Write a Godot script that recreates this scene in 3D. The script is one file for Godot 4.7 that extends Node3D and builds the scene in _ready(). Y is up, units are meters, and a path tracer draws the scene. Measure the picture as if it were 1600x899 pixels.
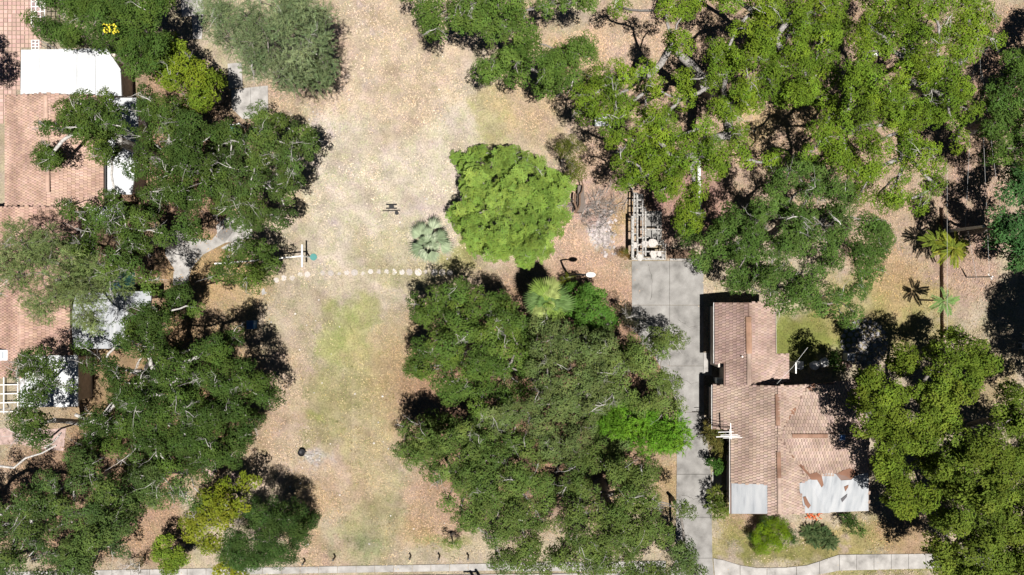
extends Node3D
# A suburban lot seen straight down from a drone. One unit is one metre.

const HIGH := 55.0          # the drone's height above the lawn
const PER_M := 20.0         # photo pixels per metre at ground level

var used := {}
var rng := RandomNumberGenerator.new()
var M := {}
var sprigs := {}
var sprays: Array[ArrayMesh] = []

# ------------------------------------------------------------------ mesh builder
class MB:
	var v := PackedVector3Array()
	var n := PackedVector3Array()
	var c := PackedColorArray()
	var tint := Color.WHITE
	func tri(a: Vector3, b: Vector3, d: Vector3, hint: Vector3) -> void:
		var q := (d - a).cross(b - a)
		if q.dot(hint) < 0.0:
			var t := b
			b = d
			d = t
			q = -q
		q = q.normalized()
		v.append(a); v.append(b); v.append(d)
		for i in 3:
			n.append(q)
			c.append(tint)
	func smooth_tri(a: Vector3, b: Vector3, d: Vector3, na: Vector3, nb: Vector3, nd: Vector3) -> void:
		if (d - a).cross(b - a).dot(na + nb + nd) < 0.0:
			v.append(a); v.append(d); v.append(b)
			n.append(na); n.append(nd); n.append(nb)
		else:
			v.append(a); v.append(b); v.append(d)
			n.append(na); n.append(nb); n.append(nd)
		for i in 3:
			c.append(tint)
	func quad(a: Vector3, b: Vector3, d: Vector3, e: Vector3, hint: Vector3) -> void:
		tri(a, b, d, hint)
		tri(a, d, e, hint)
	func box(at: Vector3, size: Vector3, basis := Basis.IDENTITY, bevel := 0.0) -> void:
		var h := size / 2.0
		var x := basis.x * h.x
		var y := basis.y * h.y
		var z := basis.z * h.z
		if bevel <= 0.0:
			quad(at + x - y - z, at + x + y - z, at + x + y + z, at + x - y + z, x)
			quad(at - x - y - z, at - x + y - z, at - x + y + z, at - x - y + z, -x)
			quad(at + y - x - z, at + y + x - z, at + y + x + z, at + y - x + z, y)
			quad(at - y - x - z, at - y + x - z, at - y + x + z, at - y - x + z, -y)
			quad(at + z - x - y, at + z + x - y, at + z + x + y, at + z - x + y, z)
			quad(at - z - x - y, at - z + x - y, at - z + x + y, at - z - x + y, -z)
			return
		var bx := basis.x * bevel
		var bz := basis.z * bevel
		var by := basis.y * bevel
		var lo := [at - x - y - z, at + x - y - z, at + x - y + z, at - x - y + z]
		var mid := [lo[0] + 2 * y - by, lo[1] + 2 * y - by, lo[2] + 2 * y - by, lo[3] + 2 * y - by]
		var up := [mid[0] + by + bx + bz, mid[1] + by - bx + bz, mid[2] + by - bx - bz, mid[3] + by + bx - bz]
		var out := [-z, x, z, -x]
		for i in 4:
			var j := (i + 1) % 4
			quad(lo[i], lo[j], mid[j], mid[i], out[i])
			quad(mid[i], mid[j], up[j], up[i], out[i].normalized() + basis.y)
		quad(up[0], up[1], up[2], up[3], y)
		quad(lo[0], lo[1], lo[2], lo[3], -y)
	func tube(p: PackedVector3Array, r: PackedFloat32Array, sides := 6, caps := true) -> void:
		var rings := []
		var last := Vector3(0.31, 0.2, 0.93)
		for i in p.size():
			var dir := (p[mini(i + 1, p.size() - 1)] - p[maxi(i - 1, 0)]).normalized()
			var side := last - dir * last.dot(dir)
			if side.length() < 0.01:
				side = dir.cross(Vector3.RIGHT)
			side = side.normalized()
			last = side
			var other := dir.cross(side)
			var ring := PackedVector3Array()
			for k in sides:
				var a := TAU * k / sides
				ring.append(side * cos(a) + other * sin(a))
			rings.append(ring)
		for i in p.size() - 1:
			for k in sides:
				var k2 := (k + 1) % sides
				var a: Vector3 = rings[i][k]
				var b: Vector3 = rings[i][k2]
				var d: Vector3 = rings[i + 1][k2]
				var e: Vector3 = rings[i + 1][k]
				smooth_tri(p[i] + a * r[i], p[i] + b * r[i], p[i + 1] + d * r[i + 1], a, b, d)
				smooth_tri(p[i] + a * r[i], p[i + 1] + d * r[i + 1], p[i + 1] + e * r[i + 1], a, d, e)
		if caps:
			for end in [0, p.size() - 1]:
				var away := (p[end] - p[1 if end == 0 else end - 1]).normalized()
				for k in sides:
					tri(p[end], p[end] + rings[end][k] * r[end], p[end] + rings[end][(k + 1) % sides] * r[end], away)
	func rod(a: Vector3, b: Vector3, r: float, sides := 8) -> void:
		tube(PackedVector3Array([a, b]), PackedFloat32Array([r, r]), sides)
	func disc(at: Vector3, r: float, h: float, sides := 18, wob: RandomNumberGenerator = null, amount := 0.0) -> void:
		var ring := PackedVector3Array()
		for k in sides:
			var a := TAU * k / sides
			var q := r * (1.0 + (wob.randf_range(-amount, amount) if wob else 0.0))
			ring.append(Vector3(cos(a) * q, 0, sin(a) * q))
		for k in sides:
			var a: Vector3 = ring[k]
			var b: Vector3 = ring[(k + 1) % sides]
			var up := Vector3.UP * h
			quad(at + a, at + b, at + b * 0.97 + up * 0.8, at + a * 0.97 + up * 0.8, a)
			quad(at + a * 0.97 + up * 0.8, at + b * 0.97 + up * 0.8, at + b * 0.9 + up, at + a * 0.9 + up, a + Vector3.UP)
			tri(at + up, at + a * 0.9 + up, at + b * 0.9 + up, Vector3.UP)
	# a flat polygon (any plane) with thickness downwards
	func slab(top: PackedVector3Array, thick: float, chamfer := 0.0) -> void:
		var flat := PackedVector2Array()
		var mid := Vector3.ZERO
		for p in top:
			flat.append(Vector2(p.x, p.z))
			mid += p
		mid /= top.size()
		var id := Geometry2D.triangulate_polygon(flat)
		var down := Vector3.DOWN * thick
		for i in range(0, id.size(), 3):
			tri(top[id[i]], top[id[i + 1]], top[id[i + 2]], Vector3.UP)
			tri(top[id[i]] + down, top[id[i + 1]] + down, top[id[i + 2]] + down, Vector3.DOWN)
		var turn := 1.0 if Geometry2D.is_polygon_clockwise(flat) else -1.0
		for i in top.size():
			var a := top[i]
			var b := top[(i + 1) % top.size()]
			var e := b - a
			quad(a, b, b + down, a + down, Vector3(-e.z, 0, e.x) * turn)
	func leaf(at: Vector3, dir: Vector3, up: Vector3, length: float, width: float) -> void:
		var side := dir.cross(up).normalized() * width * 0.5
		var lift := up * width * 0.18
		var mid := at + dir * length * 0.45 + lift
		var tip := at + dir * length
		tri(at, mid + side, tip, up)
		tri(at, tip, mid - side, up)
	func mesh() -> ArrayMesh:
		var a := []
		a.resize(Mesh.ARRAY_MAX)
		a[Mesh.ARRAY_VERTEX] = v
		a[Mesh.ARRAY_NORMAL] = n
		a[Mesh.ARRAY_COLOR] = c
		var m := ArrayMesh.new()
		m.add_surface_from_arrays(Mesh.PRIMITIVE_TRIANGLES, a)
		return m

# ------------------------------------------------------------------ naming and placing
func numbered(called: String) -> String:
	used[called] = used.get(called, -1) + 1
	return called if used[called] == 0 else "%s_%03d" % [called, used[called]]

func tag(o: Node3D, label: String, category: String, group := "") -> Node3D:
	o.set_meta("label", label)
	if category:
		o.set_meta("category", category)
	if group:
		o.set_meta("group", group)
	return o

func thing(called: String, label: String, category: String, at := Vector3.ZERO, group := "") -> Node3D:
	var o := Node3D.new()
	o.name = numbered(called)
	o.position = at
	add_child(o)
	return tag(o, label, category, group)

func put(called: String, shape: Mesh, material: Material, parent: Node3D = null) -> MeshInstance3D:
	var o := MeshInstance3D.new()
	o.mesh = shape
	o.material_override = material
	if parent == null:
		o.name = numbered(called)
		add_child(o)
	else:
		o.name = called
		parent.add_child(o, true)
	return o

func struct(called: String, shape: Mesh, material: Material) -> MeshInstance3D:
	var o := put(called, shape, material)
	o.set_meta("kind", "structure")
	return o

func many(called: String, shape: Mesh, material: Material, where: Array, tints: Array, parent: Node3D = null) -> MultiMeshInstance3D:
	var mm := MultiMesh.new()
	mm.transform_format = MultiMesh.TRANSFORM_3D
	mm.use_colors = true
	mm.mesh = shape
	mm.instance_count = where.size()
	for i in where.size():
		mm.set_instance_transform(i, where[i])
		mm.set_instance_color(i, tints[i])
	var o := MultiMeshInstance3D.new()
	o.multimesh = mm
	o.material_override = material
	o.set_meta("kind", "stuff")
	if parent == null:
		o.name = numbered(called)
		add_child(o)
	else:
		o.name = called
		parent.add_child(o, true)
	return o

func at(px: float, py: float, h := 0.0) -> Vector3:
	var k := (HIGH - h) / HIGH / PER_M
	return Vector3((px - 800.0) * k, h, (py - 449.5) * k)

func on(px: float, py: float, plane: Plane) -> Vector3:
	var eye := Vector3(0, HIGH, 0)
	return plane.intersects_ray(eye, at(px, py) - eye)

func pts(a: Array, h := 0.0) -> PackedVector3Array:
	var p := PackedVector3Array()
	for i in range(0, a.size(), 2):
		p.append(at(a[i], a[i + 1], h))
	return p

func px_poly(a: Array) -> PackedVector2Array:
	var p := PackedVector2Array()
	for i in range(0, a.size(), 2):
		p.append(Vector2(a[i], a[i + 1]))
	return p

func lin(r: float, g: float, b: float) -> Color:
	return Color(r, g, b).linear_to_srgb()

# ------------------------------------------------------------------ materials
func noise_tex(freq: float, ramp: Array, size := 512, kind := FastNoiseLite.TYPE_SIMPLEX_SMOOTH, octaves := 4, as_normal := false, strength := 4.0, sd := 1) -> NoiseTexture2D:
	var f := FastNoiseLite.new()
	f.noise_type = kind
	f.frequency = freq
	f.fractal_octaves = octaves
	f.seed = sd
	var t := NoiseTexture2D.new()
	t.width = size
	t.height = size
	t.seamless = true
	t.noise = f
	if as_normal:
		t.as_normal_map = true
		t.bump_strength = strength
	elif ramp.size():
		var g := Gradient.new()
		var o := PackedFloat32Array()
		var c := PackedColorArray()
		for i in ramp.size():
			o.append(float(i) / (ramp.size() - 1))
			c.append(ramp[i])
		g.offsets = o
		g.colors = c
		t.color_ramp = g
	return t

func grey(v: float) -> Color:
	return Color(v, v, v)

func surf(color: Color, rough := 0.85, vertex := false) -> StandardMaterial3D:
	var m := StandardMaterial3D.new()
	m.albedo_color = color
	m.roughness = rough
	m.metallic_specular = 0.3
	m.vertex_color_use_as_albedo = vertex
	return m

func tri_map(m: StandardMaterial3D, tex: Texture2D, metres: float, normal: Texture2D = null, strength := 1.0) -> StandardMaterial3D:
	m.uv1_triplanar = true
	m.uv1_world_triplanar = true
	m.uv1_scale = Vector3.ONE / metres
	m.albedo_texture = tex
	if normal:
		m.normal_enabled = true
		m.normal_texture = normal
		m.normal_scale = strength
	return m

func detail(m: StandardMaterial3D, tex: Texture2D, metres: float) -> StandardMaterial3D:
	m.detail_enabled = true
	m.detail_albedo = tex
	m.detail_blend_mode = BaseMaterial3D.BLEND_MODE_MUL
	m.detail_uv_layer = BaseMaterial3D.DETAIL_UV_2
	m.uv2_triplanar = true
	m.uv2_world_triplanar = true
	m.uv2_scale = Vector3.ONE / metres
	return m

func materials() -> void:
	var bumps := noise_tex(0.04, [], 512, FastNoiseLite.TYPE_SIMPLEX_SMOOTH, 5, true, 6.0, 5)
	var straw := noise_tex(0.042, [grey(0.62), grey(0.80), grey(0.88), grey(0.94), grey(0.98)], 1024, FastNoiseLite.TYPE_SIMPLEX_SMOOTH, 5, false, 0, 11)
	var broad := noise_tex(0.008, [Color(0.86, 0.84, 0.81), grey(0.94), Color(1.0, 0.98, 0.97)], 512, FastNoiseLite.TYPE_SIMPLEX_SMOOTH, 6, false, 0, 12)
	M.ground = detail(tri_map(surf(Color.WHITE, 0.95, true), straw, 7.3, bumps, 0.8), broad, 19.0)
	var stain := noise_tex(0.006, [Color(0.64, 0.635, 0.625), Color(0.80, 0.795, 0.785), Color(0.88, 0.875, 0.865), Color(0.95, 0.95, 0.94)], 1024, FastNoiseLite.TYPE_SIMPLEX_SMOOTH, 7, false, 0, 21)
	var grit := noise_tex(0.12, [grey(0.8), grey(0.94), grey(1.0)], 512, FastNoiseLite.TYPE_SIMPLEX_SMOOTH, 3, false, 0, 22)
	M.concrete = detail(tri_map(surf(lin(0.33, 0.322, 0.315), 0.9, true), stain, 9.0, bumps, 0.35), grit, 2.6)
	M.pale_concrete = detail(tri_map(surf(lin(0.455, 0.44, 0.43), 0.9, true), stain, 7.0, bumps, 0.35), grit, 2.3)
	M.pink_brick = detail(tri_map(surf(lin(0.50, 0.37, 0.34), 0.9, true), stain, 3.0, bumps, 0.35), grit, 2.3)
	M.white_roof = detail(tri_map(surf(lin(0.50, 0.515, 0.53), 0.6, true), noise_tex(0.006, [grey(0.90), grey(0.98), grey(1.0)], 512, FastNoiseLite.TYPE_SIMPLEX_SMOOTH, 6, false, 0, 31), 8.0), grit, 3.1)
	M.tarp = detail(tri_map(surf(lin(0.40, 0.41, 0.425), 0.55, true), noise_tex(0.007, [Color(0.66, 0.67, 0.69), Color(0.86, 0.87, 0.88), grey(0.95), grey(1.0)], 512, FastNoiseLite.TYPE_SIMPLEX_SMOOTH, 6, false, 0, 33), 6.0), grit, 2.0)
	M.tarp.uv1_scale = Vector3(0.45, 0.45, 0.07)
	M.tile = detail(tri_map(surf(Color.WHITE, 0.9, true), noise_tex(0.006, [Color(0.66, 0.63, 0.62), Color(0.88, 0.86, 0.85), grey(1.0)], 512, FastNoiseLite.TYPE_SIMPLEX_SMOOTH, 6, false, 0, 41), 9.0), grit, 1.7)
	M.bark = tri_map(surf(lin(0.30, 0.27, 0.245), 0.95, true), noise_tex(0.03, [grey(0.45), grey(0.8), grey(1.0)], 256, FastNoiseLite.TYPE_SIMPLEX_SMOOTH, 5, false, 0, 51), 1.5, bumps, 1.0)
	M.pale_bark = tri_map(surf(lin(0.50, 0.475, 0.45), 0.95, true), noise_tex(0.03, [grey(0.55), grey(0.85), grey(1.0)], 256, FastNoiseLite.TYPE_SIMPLEX_SMOOTH, 5, false, 0, 52), 1.5, bumps, 1.0)
	M.grey_bark = tri_map(surf(lin(0.36, 0.335, 0.315), 0.95, true), noise_tex(0.03, [grey(0.5), grey(0.8), grey(1.0)], 256, FastNoiseLite.TYPE_SIMPLEX_SMOOTH, 5, false, 0, 53), 1.2, bumps, 1.0)
	M.leaf = surf(Color.WHITE, 0.75, true)
	M.leaf.metallic_specular = 0.18
	M.leaf.backlight_enabled = true
	M.leaf.backlight = Color(0.42, 0.5, 0.22)
	M.dry = surf(Color.WHITE, 0.9, true)
	M.paint = surf(Color.WHITE, 0.6, true)
	M.white = tri_map(surf(lin(0.72, 0.71, 0.70), 0.55, true), noise_tex(0.02, [grey(0.78), grey(0.95), grey(1.0)], 256, FastNoiseLite.TYPE_SIMPLEX_SMOOTH, 5, false, 0, 61), 1.4)
	M.old_paint = tri_map(surf(lin(0.40, 0.385, 0.365), 0.85, true), noise_tex(0.03, [grey(0.45), grey(0.85), grey(1.0)], 256, FastNoiseLite.TYPE_SIMPLEX_SMOOTH, 5, false, 0, 66), 1.1)
	M.wood = tri_map(surf(lin(0.20, 0.13, 0.09), 0.9, true), noise_tex(0.03, [grey(0.5), grey(0.8), grey(1.0)], 256, FastNoiseLite.TYPE_SIMPLEX_SMOOTH, 5, false, 0, 62), 0.8)
	M.stone = tri_map(surf(lin(0.46, 0.425, 0.40), 0.9, true), noise_tex(0.03, [grey(0.7), grey(0.92), grey(1.0)], 256, FastNoiseLite.TYPE_SIMPLEX_SMOOTH, 5, false, 0, 63), 0.9, bumps, 0.8)
	M.stucco = tri_map(surf(lin(0.55, 0.48, 0.42), 0.9, true), noise_tex(0.02, [grey(0.85), grey(0.95), grey(1.0)], 256, FastNoiseLite.TYPE_SIMPLEX_SMOOTH, 5, false, 0, 64), 2.0, bumps, 0.4)
	M.black = surf(lin(0.012, 0.012, 0.014), 0.5, true)
	M.metal = surf(lin(0.5, 0.5, 0.52), 0.4, true)
	M.metal.metallic = 0.6
	M.glass = surf(Color(0.35, 0.45, 0.55, 0.10), 0.05)
	M.glass.transparency = BaseMaterial3D.TRANSPARENCY_ALPHA
	M.blue = surf(lin(0.03, 0.12, 0.26), 0.4, true)
	M.teal = surf(lin(0.08, 0.28, 0.26), 0.5, true)
	M.orange = surf(lin(0.55, 0.13, 0.05), 0.7, true)
	M.asphalt = detail(tri_map(surf(lin(0.06, 0.06, 0.06), 0.95, true), grit, 3.0), stain, 11.0)

# ------------------------------------------------------------------ leaves
func unit() -> Vector3:
	var z := rng.randf_range(-1, 1)
	var a := rng.randf() * TAU
	var s := sqrt(1 - z * z)
	return Vector3(s * cos(a), z, s * sin(a))

func shade(lo: float, hi: float) -> Color:
	var k := rng.randf_range(lo, hi)
	return Color(k * rng.randf_range(0.9, 1.12), k, k * rng.randf_range(0.8, 1.1))

func sprig_leafy(count: int, rad: float, length: float, width: float, flat := 0.6, spread := 0.7) -> ArrayMesh:
	var b := MB.new()
	for i in count:
		var d := unit()
		d.y = absf(d.y) * 1.1 - 0.25
		var p := d * rad * pow(rng.randf(), 0.4)
		p.y *= flat
		b.tint = shade(0.68, 1.28)
		var up := (Vector3.UP * 0.9 + d * 0.55 + unit() * spread).normalized()
		var dir := (d * Vector3(1, 0.3, 1) + unit() * 0.8)
		dir = (dir - up * dir.dot(up)).normalized()
		b.leaf(p, dir, up, length * rng.randf_range(0.7, 1.25), width * rng.randf_range(0.75, 1.2))
	return b.mesh()

func sprig_feather(count: int, rad: float, length: float, width: float) -> ArrayMesh:
	var b := MB.new()
	for t in 5:
		var a := rng.randf() * TAU
		var way := Vector3(cos(a), rng.randf_range(0.0, 0.55), sin(a)).normalized()
		var from := way * rad * 0.1 + Vector3(rng.randf_range(-0.1, 0.1), rng.randf_range(-0.08, 0.08), rng.randf_range(-0.1, 0.1))
		for i in count / 5:
			var u := float(i) / (count / 5)
			var p := from + way * rad * u + Vector3.DOWN * rad * 0.25 * u * u
			b.tint = shade(0.6, 1.35)
			var dir := (way * 1.0 + unit() * 0.75).normalized()
			var up := (Vector3.UP + unit() * 0.5).normalized()
			b.leaf(p, dir, up, length * rng.randf_range(0.6, 1.2), width)
	return b.mesh()

func sprig_pinnate(fronds: int, rad: float) -> ArrayMesh:
	var b := MB.new()
	for f in fronds:
		var a := TAU * f / fronds + rng.randf_range(-0.3, 0.3)
		var way := Vector3(cos(a), rng.randf_range(-0.05, 0.5), sin(a)).normalized()
		var side := way.cross(Vector3.UP).normalized()
		var reach := rad * rng.randf_range(0.7, 1.15)
		var glow := rng.randf_range(0.8, 1.15)
		for i in 7:
			var u := (i + 0.6) / 7.0
			var p := way * reach * u + Vector3.DOWN * reach * 0.35 * u * u
			for s in [-1.0, 1.0]:
				b.tint = shade(0.75, 1.2) * glow
				b.leaf(p, (way * 0.45 + side * s + unit() * 0.2).normalized(), (Vector3.UP + unit() * 0.35).normalized(), 0.17 * (1.2 - u * 0.5), 0.075)
	return b.mesh()

func make_sprigs() -> void:
	for i in 4:
		sprigs.get_or_add("oak", []).append(sprig_leafy(60, 0.36, 0.15, 0.085, 0.62, 0.42))
		sprigs.get_or_add("broad", []).append(sprig_leafy(56, 0.38, 0.18, 0.10, 0.7, 0.55))
		sprigs.get_or_add("fine", []).append(sprig_leafy(84, 0.38, 0.11, 0.06, 0.6, 0.5))
		sprigs.get_or_add("feather", []).append(sprig_feather(60, 0.55, 0.26, 0.03))
		sprigs.get_or_add("pinnate", []).append(sprig_pinnate(7, 0.5))
		sprigs.get_or_add("strap", []).append(sprig_feather(40, 0.42, 0.42, 0.06))

# a bare dead spray of twigs about a metre and a half long
func make_sprays() -> void:
	for i in 5:
		var b := MB.new()
		spray_branch(b, Vector3.ZERO, Vector3(rng.randf_range(-0.5, 0.5), 0.45, 1).normalized(), rng.randf_range(0.9, 1.5), 0.032, 3)
		sprays.append(b.mesh())

func spray_branch(b: MB, from: Vector3, dir: Vector3, length: float, r: float, deep: int) -> void:
	var p := PackedVector3Array([from])
	var w := PackedFloat32Array([r])
	var q := from
	var d := dir
	for k in 4:
		d = (d + unit() * 0.24).normalized()
		q += d * length / 4.0
		p.append(q)
		w.append(lerpf(r, r * 0.45, (k + 1) / 4.0))
	b.tint = Color.WHITE
	b.tube(p, w, 4, false)
	if deep > 0:
		for k in (3 if deep > 1 else 2):
			var j := rng.randi_range(1, 4)
			spray_branch(b, p[j], (d + unit() * 0.9 + Vector3.UP * 0.1).normalized(), length * rng.randf_range(0.4, 0.65), w[j] * 0.75, deep - 1)

# ------------------------------------------------------------------ trees
func inside(p: Vector2, o: Dictionary) -> bool:
	for h in o.get("holes", []):
		if Vector2(h[0], h[1]).distance_to(p) < h[2]:
			return false
	for poly in o.polys:
		if Geometry2D.is_point_in_polygon(p, poly):
			return true
	for d in o.get("dots", []):
		if Vector2(d[0], d[1]).distance_to(p) < d[2]:
			return true
	return false

# o: outline (list of flat photo outlines), dots, holes, top, low, leaf, color (linear), spacing, gap, bare, bark, fill
func tree(called: String, label: String, category: String, o: Dictionary, group := "") -> Node3D:
	o.polys = []
	for a in o.get("outline", []):
		o.polys.append(px_poly(a))
	var top: float = o.top
	var low: float = o.get("low", top * 0.55)
	var gap: float = o.get("gap", 0.0)
	var space: float = o.get("spacing", 1.04)
	var box := Rect2()
	var first := true
	for poly in o.polys:
		for p in poly:
			box = Rect2(p, Vector2.ZERO) if first else box.expand(p)
			first = false
	for d in o.get("dots", []):
		var c := Vector2(d[0], d[1])
		box = Rect2(c, Vector2.ZERO) if first else box.expand(c)
		first = false
		box = box.expand(c - Vector2.ONE * d[2]).expand(c + Vector2.ONE * d[2])
	var mid: Vector2 = o.get("mid", box.get_center())
	var half := maxf(box.size.x, box.size.y) / 2.0
	var step := space * PER_M * HIGH / (HIGH - top * 0.8)
	var holes := FastNoiseLite.new()
	holes.seed = rng.randi() % 10000
	holes.frequency = 0.026
	holes.fractal_octaves = 2
	# the boughs: where the crown's lumps sit
	var boughs := []
	var row := 0
	var y := box.position.y
	while y <= box.end.y + step * 0.5:
		var x := box.position.x + (step * 0.5 if row % 2 else 0.0)
		while x <= box.end.x + step * 0.5:
			var p := Vector2(x, y) + Vector2(rng.randf_range(-0.42, 0.42), rng.randf_range(-0.42, 0.42)) * step
			var frayed: Vector2 = Vector2(holes.get_noise_2d(p.x * 2.4 + 500, p.y * 2.4), holes.get_noise_2d(p.x * 2.4, p.y * 2.4 + 500)) * o.get("fray", 17.0) * minf(1.0, top / 8.0)
			var ok := 0
			for k in 6:
				if inside(p + frayed + Vector2.from_angle(k * TAU / 6) * step * 0.40, o):
					ok += 1
			if ok >= o.get("keep", 4) and (holes.get_noise_2d(p.x, p.y) + rng.randf_range(-0.12, 0.12)) > gap * 0.75 - 0.66:
				var d := clampf(p.distance_to(mid) / half, 0, 1)
				var h := lerpf(low, top, sqrt(maxf(0.0, 1.0 - d * d))) + rng.randf_range(-0.15, 0.05) * top
				boughs.append([at(p.x, p.y, h), space * rng.randf_range(0.52, 0.80), rng.randf()])
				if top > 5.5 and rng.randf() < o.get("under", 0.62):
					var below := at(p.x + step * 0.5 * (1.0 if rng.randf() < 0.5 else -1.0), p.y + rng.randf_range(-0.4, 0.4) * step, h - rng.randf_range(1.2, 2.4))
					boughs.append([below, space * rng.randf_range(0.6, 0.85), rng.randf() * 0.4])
			x += step
		y += step * 0.87
		row += 1
	for d in o.get("extra", []):
		boughs.append([at(d[0], d[1], d[2]), d[3], rng.randf()])
	var heart := at(mid.x, mid.y, top * 0.75)
	var foot: Vector3 = at(o.foot[0], o.foot[1]) if o.has("foot") else Vector3(heart.x, 0, heart.z)
	var root := thing(called, label, category, foot, group)
	# the wood
	var bark: StandardMaterial3D = M.pale_bark if o.get("bark", "") == "pale" else (M.grey_bark if o.get("bark", "") == "grey" else M.bark)
	var fork := foot + Vector3((heart.x - foot.x) * 0.3 + rng.randf_range(-0.2, 0.2), top * o.get("fork", 0.30), (heart.z - foot.z) * 0.3 + rng.randf_range(-0.2, 0.2))
	boughs.sort_custom(func(a, b): return a[0].distance_squared_to(fork) < b[0].distance_squared_to(fork))
	var pos := [fork]
	var par := [-1]
	var path := [0.0]
	for g in boughs:
		var p: Vector3 = g[0] + Vector3.DOWN * g[1] * 0.25
		var best := 0
		var cost := 1e9
		for i in pos.size():
			var dd: float = p.distance_to(pos[i]) + 0.30 * path[i]
			if dd < cost:
				cost = dd
				best = i
		pos.append(p)
		par.append(best)
		path.append(path[best] + p.distance_to(pos[best]))
	var weight := PackedFloat32Array()
	weight.resize(pos.size())
	weight.fill(1.0)
	var limb := PackedInt32Array()
	limb.resize(pos.size())
	for i in range(pos.size() - 1, 0, -1):
		weight[par[i]] += weight[i]
	for i in range(1, pos.size()):
		limb[i] = i if par[i] == 0 else limb[par[i]]
	var thick: float = o.get("wood", 1.0)
	var rad := func(i: int) -> float: return 0.034 * pow(weight[i], 0.46) * thick
	var trunk := MB.new()
	var r0: float = rad.call(0) * 1.15
	if top > 1.6:
		var tp := PackedVector3Array()
		var tr := PackedFloat32Array()
		for k in 6:
			var u := k / 5.0
			tp.append(Vector3.ZERO.lerp(fork - foot, u) + Vector3(sin(u * 5.0) * 0.08, 0, cos(u * 4.0) * 0.08) * r0 * 3.0)
			tr.append(r0 * (1.5 - 0.9 * u + 0.5 * u * u) * (1.35 if k == 0 else 1.0))
		tp[0].y = -0.1
		trunk.tube(tp, tr, 10)
		put("trunk", trunk.mesh(), bark, root)
	var limbs := {}
	var twigs := MB.new()
	for i in range(1, pos.size()):
		if not limbs.has(limb[i]):
			limbs[limb[i]] = MB.new()
		var b: MB = limbs[limb[i]]
		var a: Vector3 = pos[par[i]]
		var e: Vector3 = pos[i]
		var dist := a.distance_to(e)
		var bend := unit() * dist * 0.13 + Vector3.UP * dist * 0.07
		var p := PackedVector3Array()
		var w := PackedFloat32Array()
		var ra: float = minf(rad.call(par[i]), rad.call(i) * 1.35)
		var seg := 5 if dist > 1.6 else 3
		for k in seg + 1:
			var u := float(k) / seg
			p.append(a.lerp(e, u) + bend * 4.0 * u * (1 - u) + (unit() * dist * 0.03 if k > 0 and k < seg else Vector3.ZERO) - foot)
			w.append(lerpf(ra, rad.call(i) * 0.9, u))
		b.tube(p, w, 7 if ra > 0.09 else 5, false)
		for k in int(o.get("twigs", 2)):
			var d := unit()
			d.y = absf(d.y) * 0.8
			var g: Array = boughs[i - 1]
			var tip: Vector3 = g[0] + d * g[1] * rng.randf_range(0.7, 1.15) - foot
			var base: Vector3 = e - foot
			twigs.tube(PackedVector3Array([base, base.lerp(tip, 0.5) + unit() * 0.12, tip]), PackedFloat32Array([0.022, 0.016, 0.007]), 3, false)
	for key in limbs:
		put("limb", limbs[key].mesh(), bark, root)
	if twigs.v.size():
		put("twigs", twigs.mesh(), bark, root).set_meta("kind", "stuff")
	# the leaves
	var kind: String = o.get("leaf", "oak")
	var sets: Array = sprigs[kind]
	var where := []
	var tints := []
	for s in sets:
		where.append([])
		tints.append([])
	var color: Color = o.color
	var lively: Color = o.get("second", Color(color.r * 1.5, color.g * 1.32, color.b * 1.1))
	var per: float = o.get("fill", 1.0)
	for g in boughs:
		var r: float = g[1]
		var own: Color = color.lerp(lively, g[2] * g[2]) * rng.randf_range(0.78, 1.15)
		var count := int(round(20.0 * r * r / 0.8 * per)) + 3
		var taken := PackedVector3Array()
		var apart: float = 0.40 * o.get("size", 1.0) / sqrt(per)
		for k in count * 3:
			if taken.size() >= count:
				break
			var d := unit()
			if d.y < -0.2:
				d.y = -d.y
			var q := pow(rng.randf(), 0.35)
			var p: Vector3 = g[0] + Vector3(d.x * r, d.y * r * 0.85 + rng.randf_range(-0.15, 0.15), d.z * r) * q - foot
			var clash := false
			for c in taken:
				clash = clash or c.distance_to(p) < apart
			if clash:
				continue
			taken.append(p)
			var up := (Vector3.UP * 0.75 + d * 0.9 + unit() * 0.25).normalized()
			var side := up.cross(unit()).normalized()
			var sc: float = rng.randf_range(0.65, 1.1) * o.get("size", 1.0)
			var t := Transform3D(Basis(side, up, side.cross(up)).scaled(Vector3.ONE * sc), p)
			var n := rng.randi() % sets.size()
			where[n].append(t)
			var j := rng.randf_range(0.85, 1.16)
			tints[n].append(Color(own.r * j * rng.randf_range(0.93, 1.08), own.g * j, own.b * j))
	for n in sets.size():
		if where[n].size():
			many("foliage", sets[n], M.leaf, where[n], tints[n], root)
	# bare dead twigs that stand out of the crown
	var bare: int = int(o.get("bare", 0) * 1.35)
	if bare and boughs.size():
		var bw := []
		var bt := []
		for s in sprays:
			bw.append([])
			bt.append([])
		for k in bare:
			var g: Array = boughs[rng.randi() % boughs.size()]
			var n := rng.randi() % sprays.size()
			var t := Transform3D(Basis(Vector3.UP, rng.randf() * TAU).scaled(Vector3.ONE * rng.randf_range(0.35, 0.95)), g[0] + Vector3.UP * g[1] * 0.35 - foot)
			bw[n].append(t)
			var q := rng.randf_range(0.85, 1.45)
			bt[n].append(Color(q, q, q))
		for n in sprays.size():
			if bw[n].size():
				many("bare_twigs", sprays[n], M.pale_bark, bw[n], bt[n], root)
	return root

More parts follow.
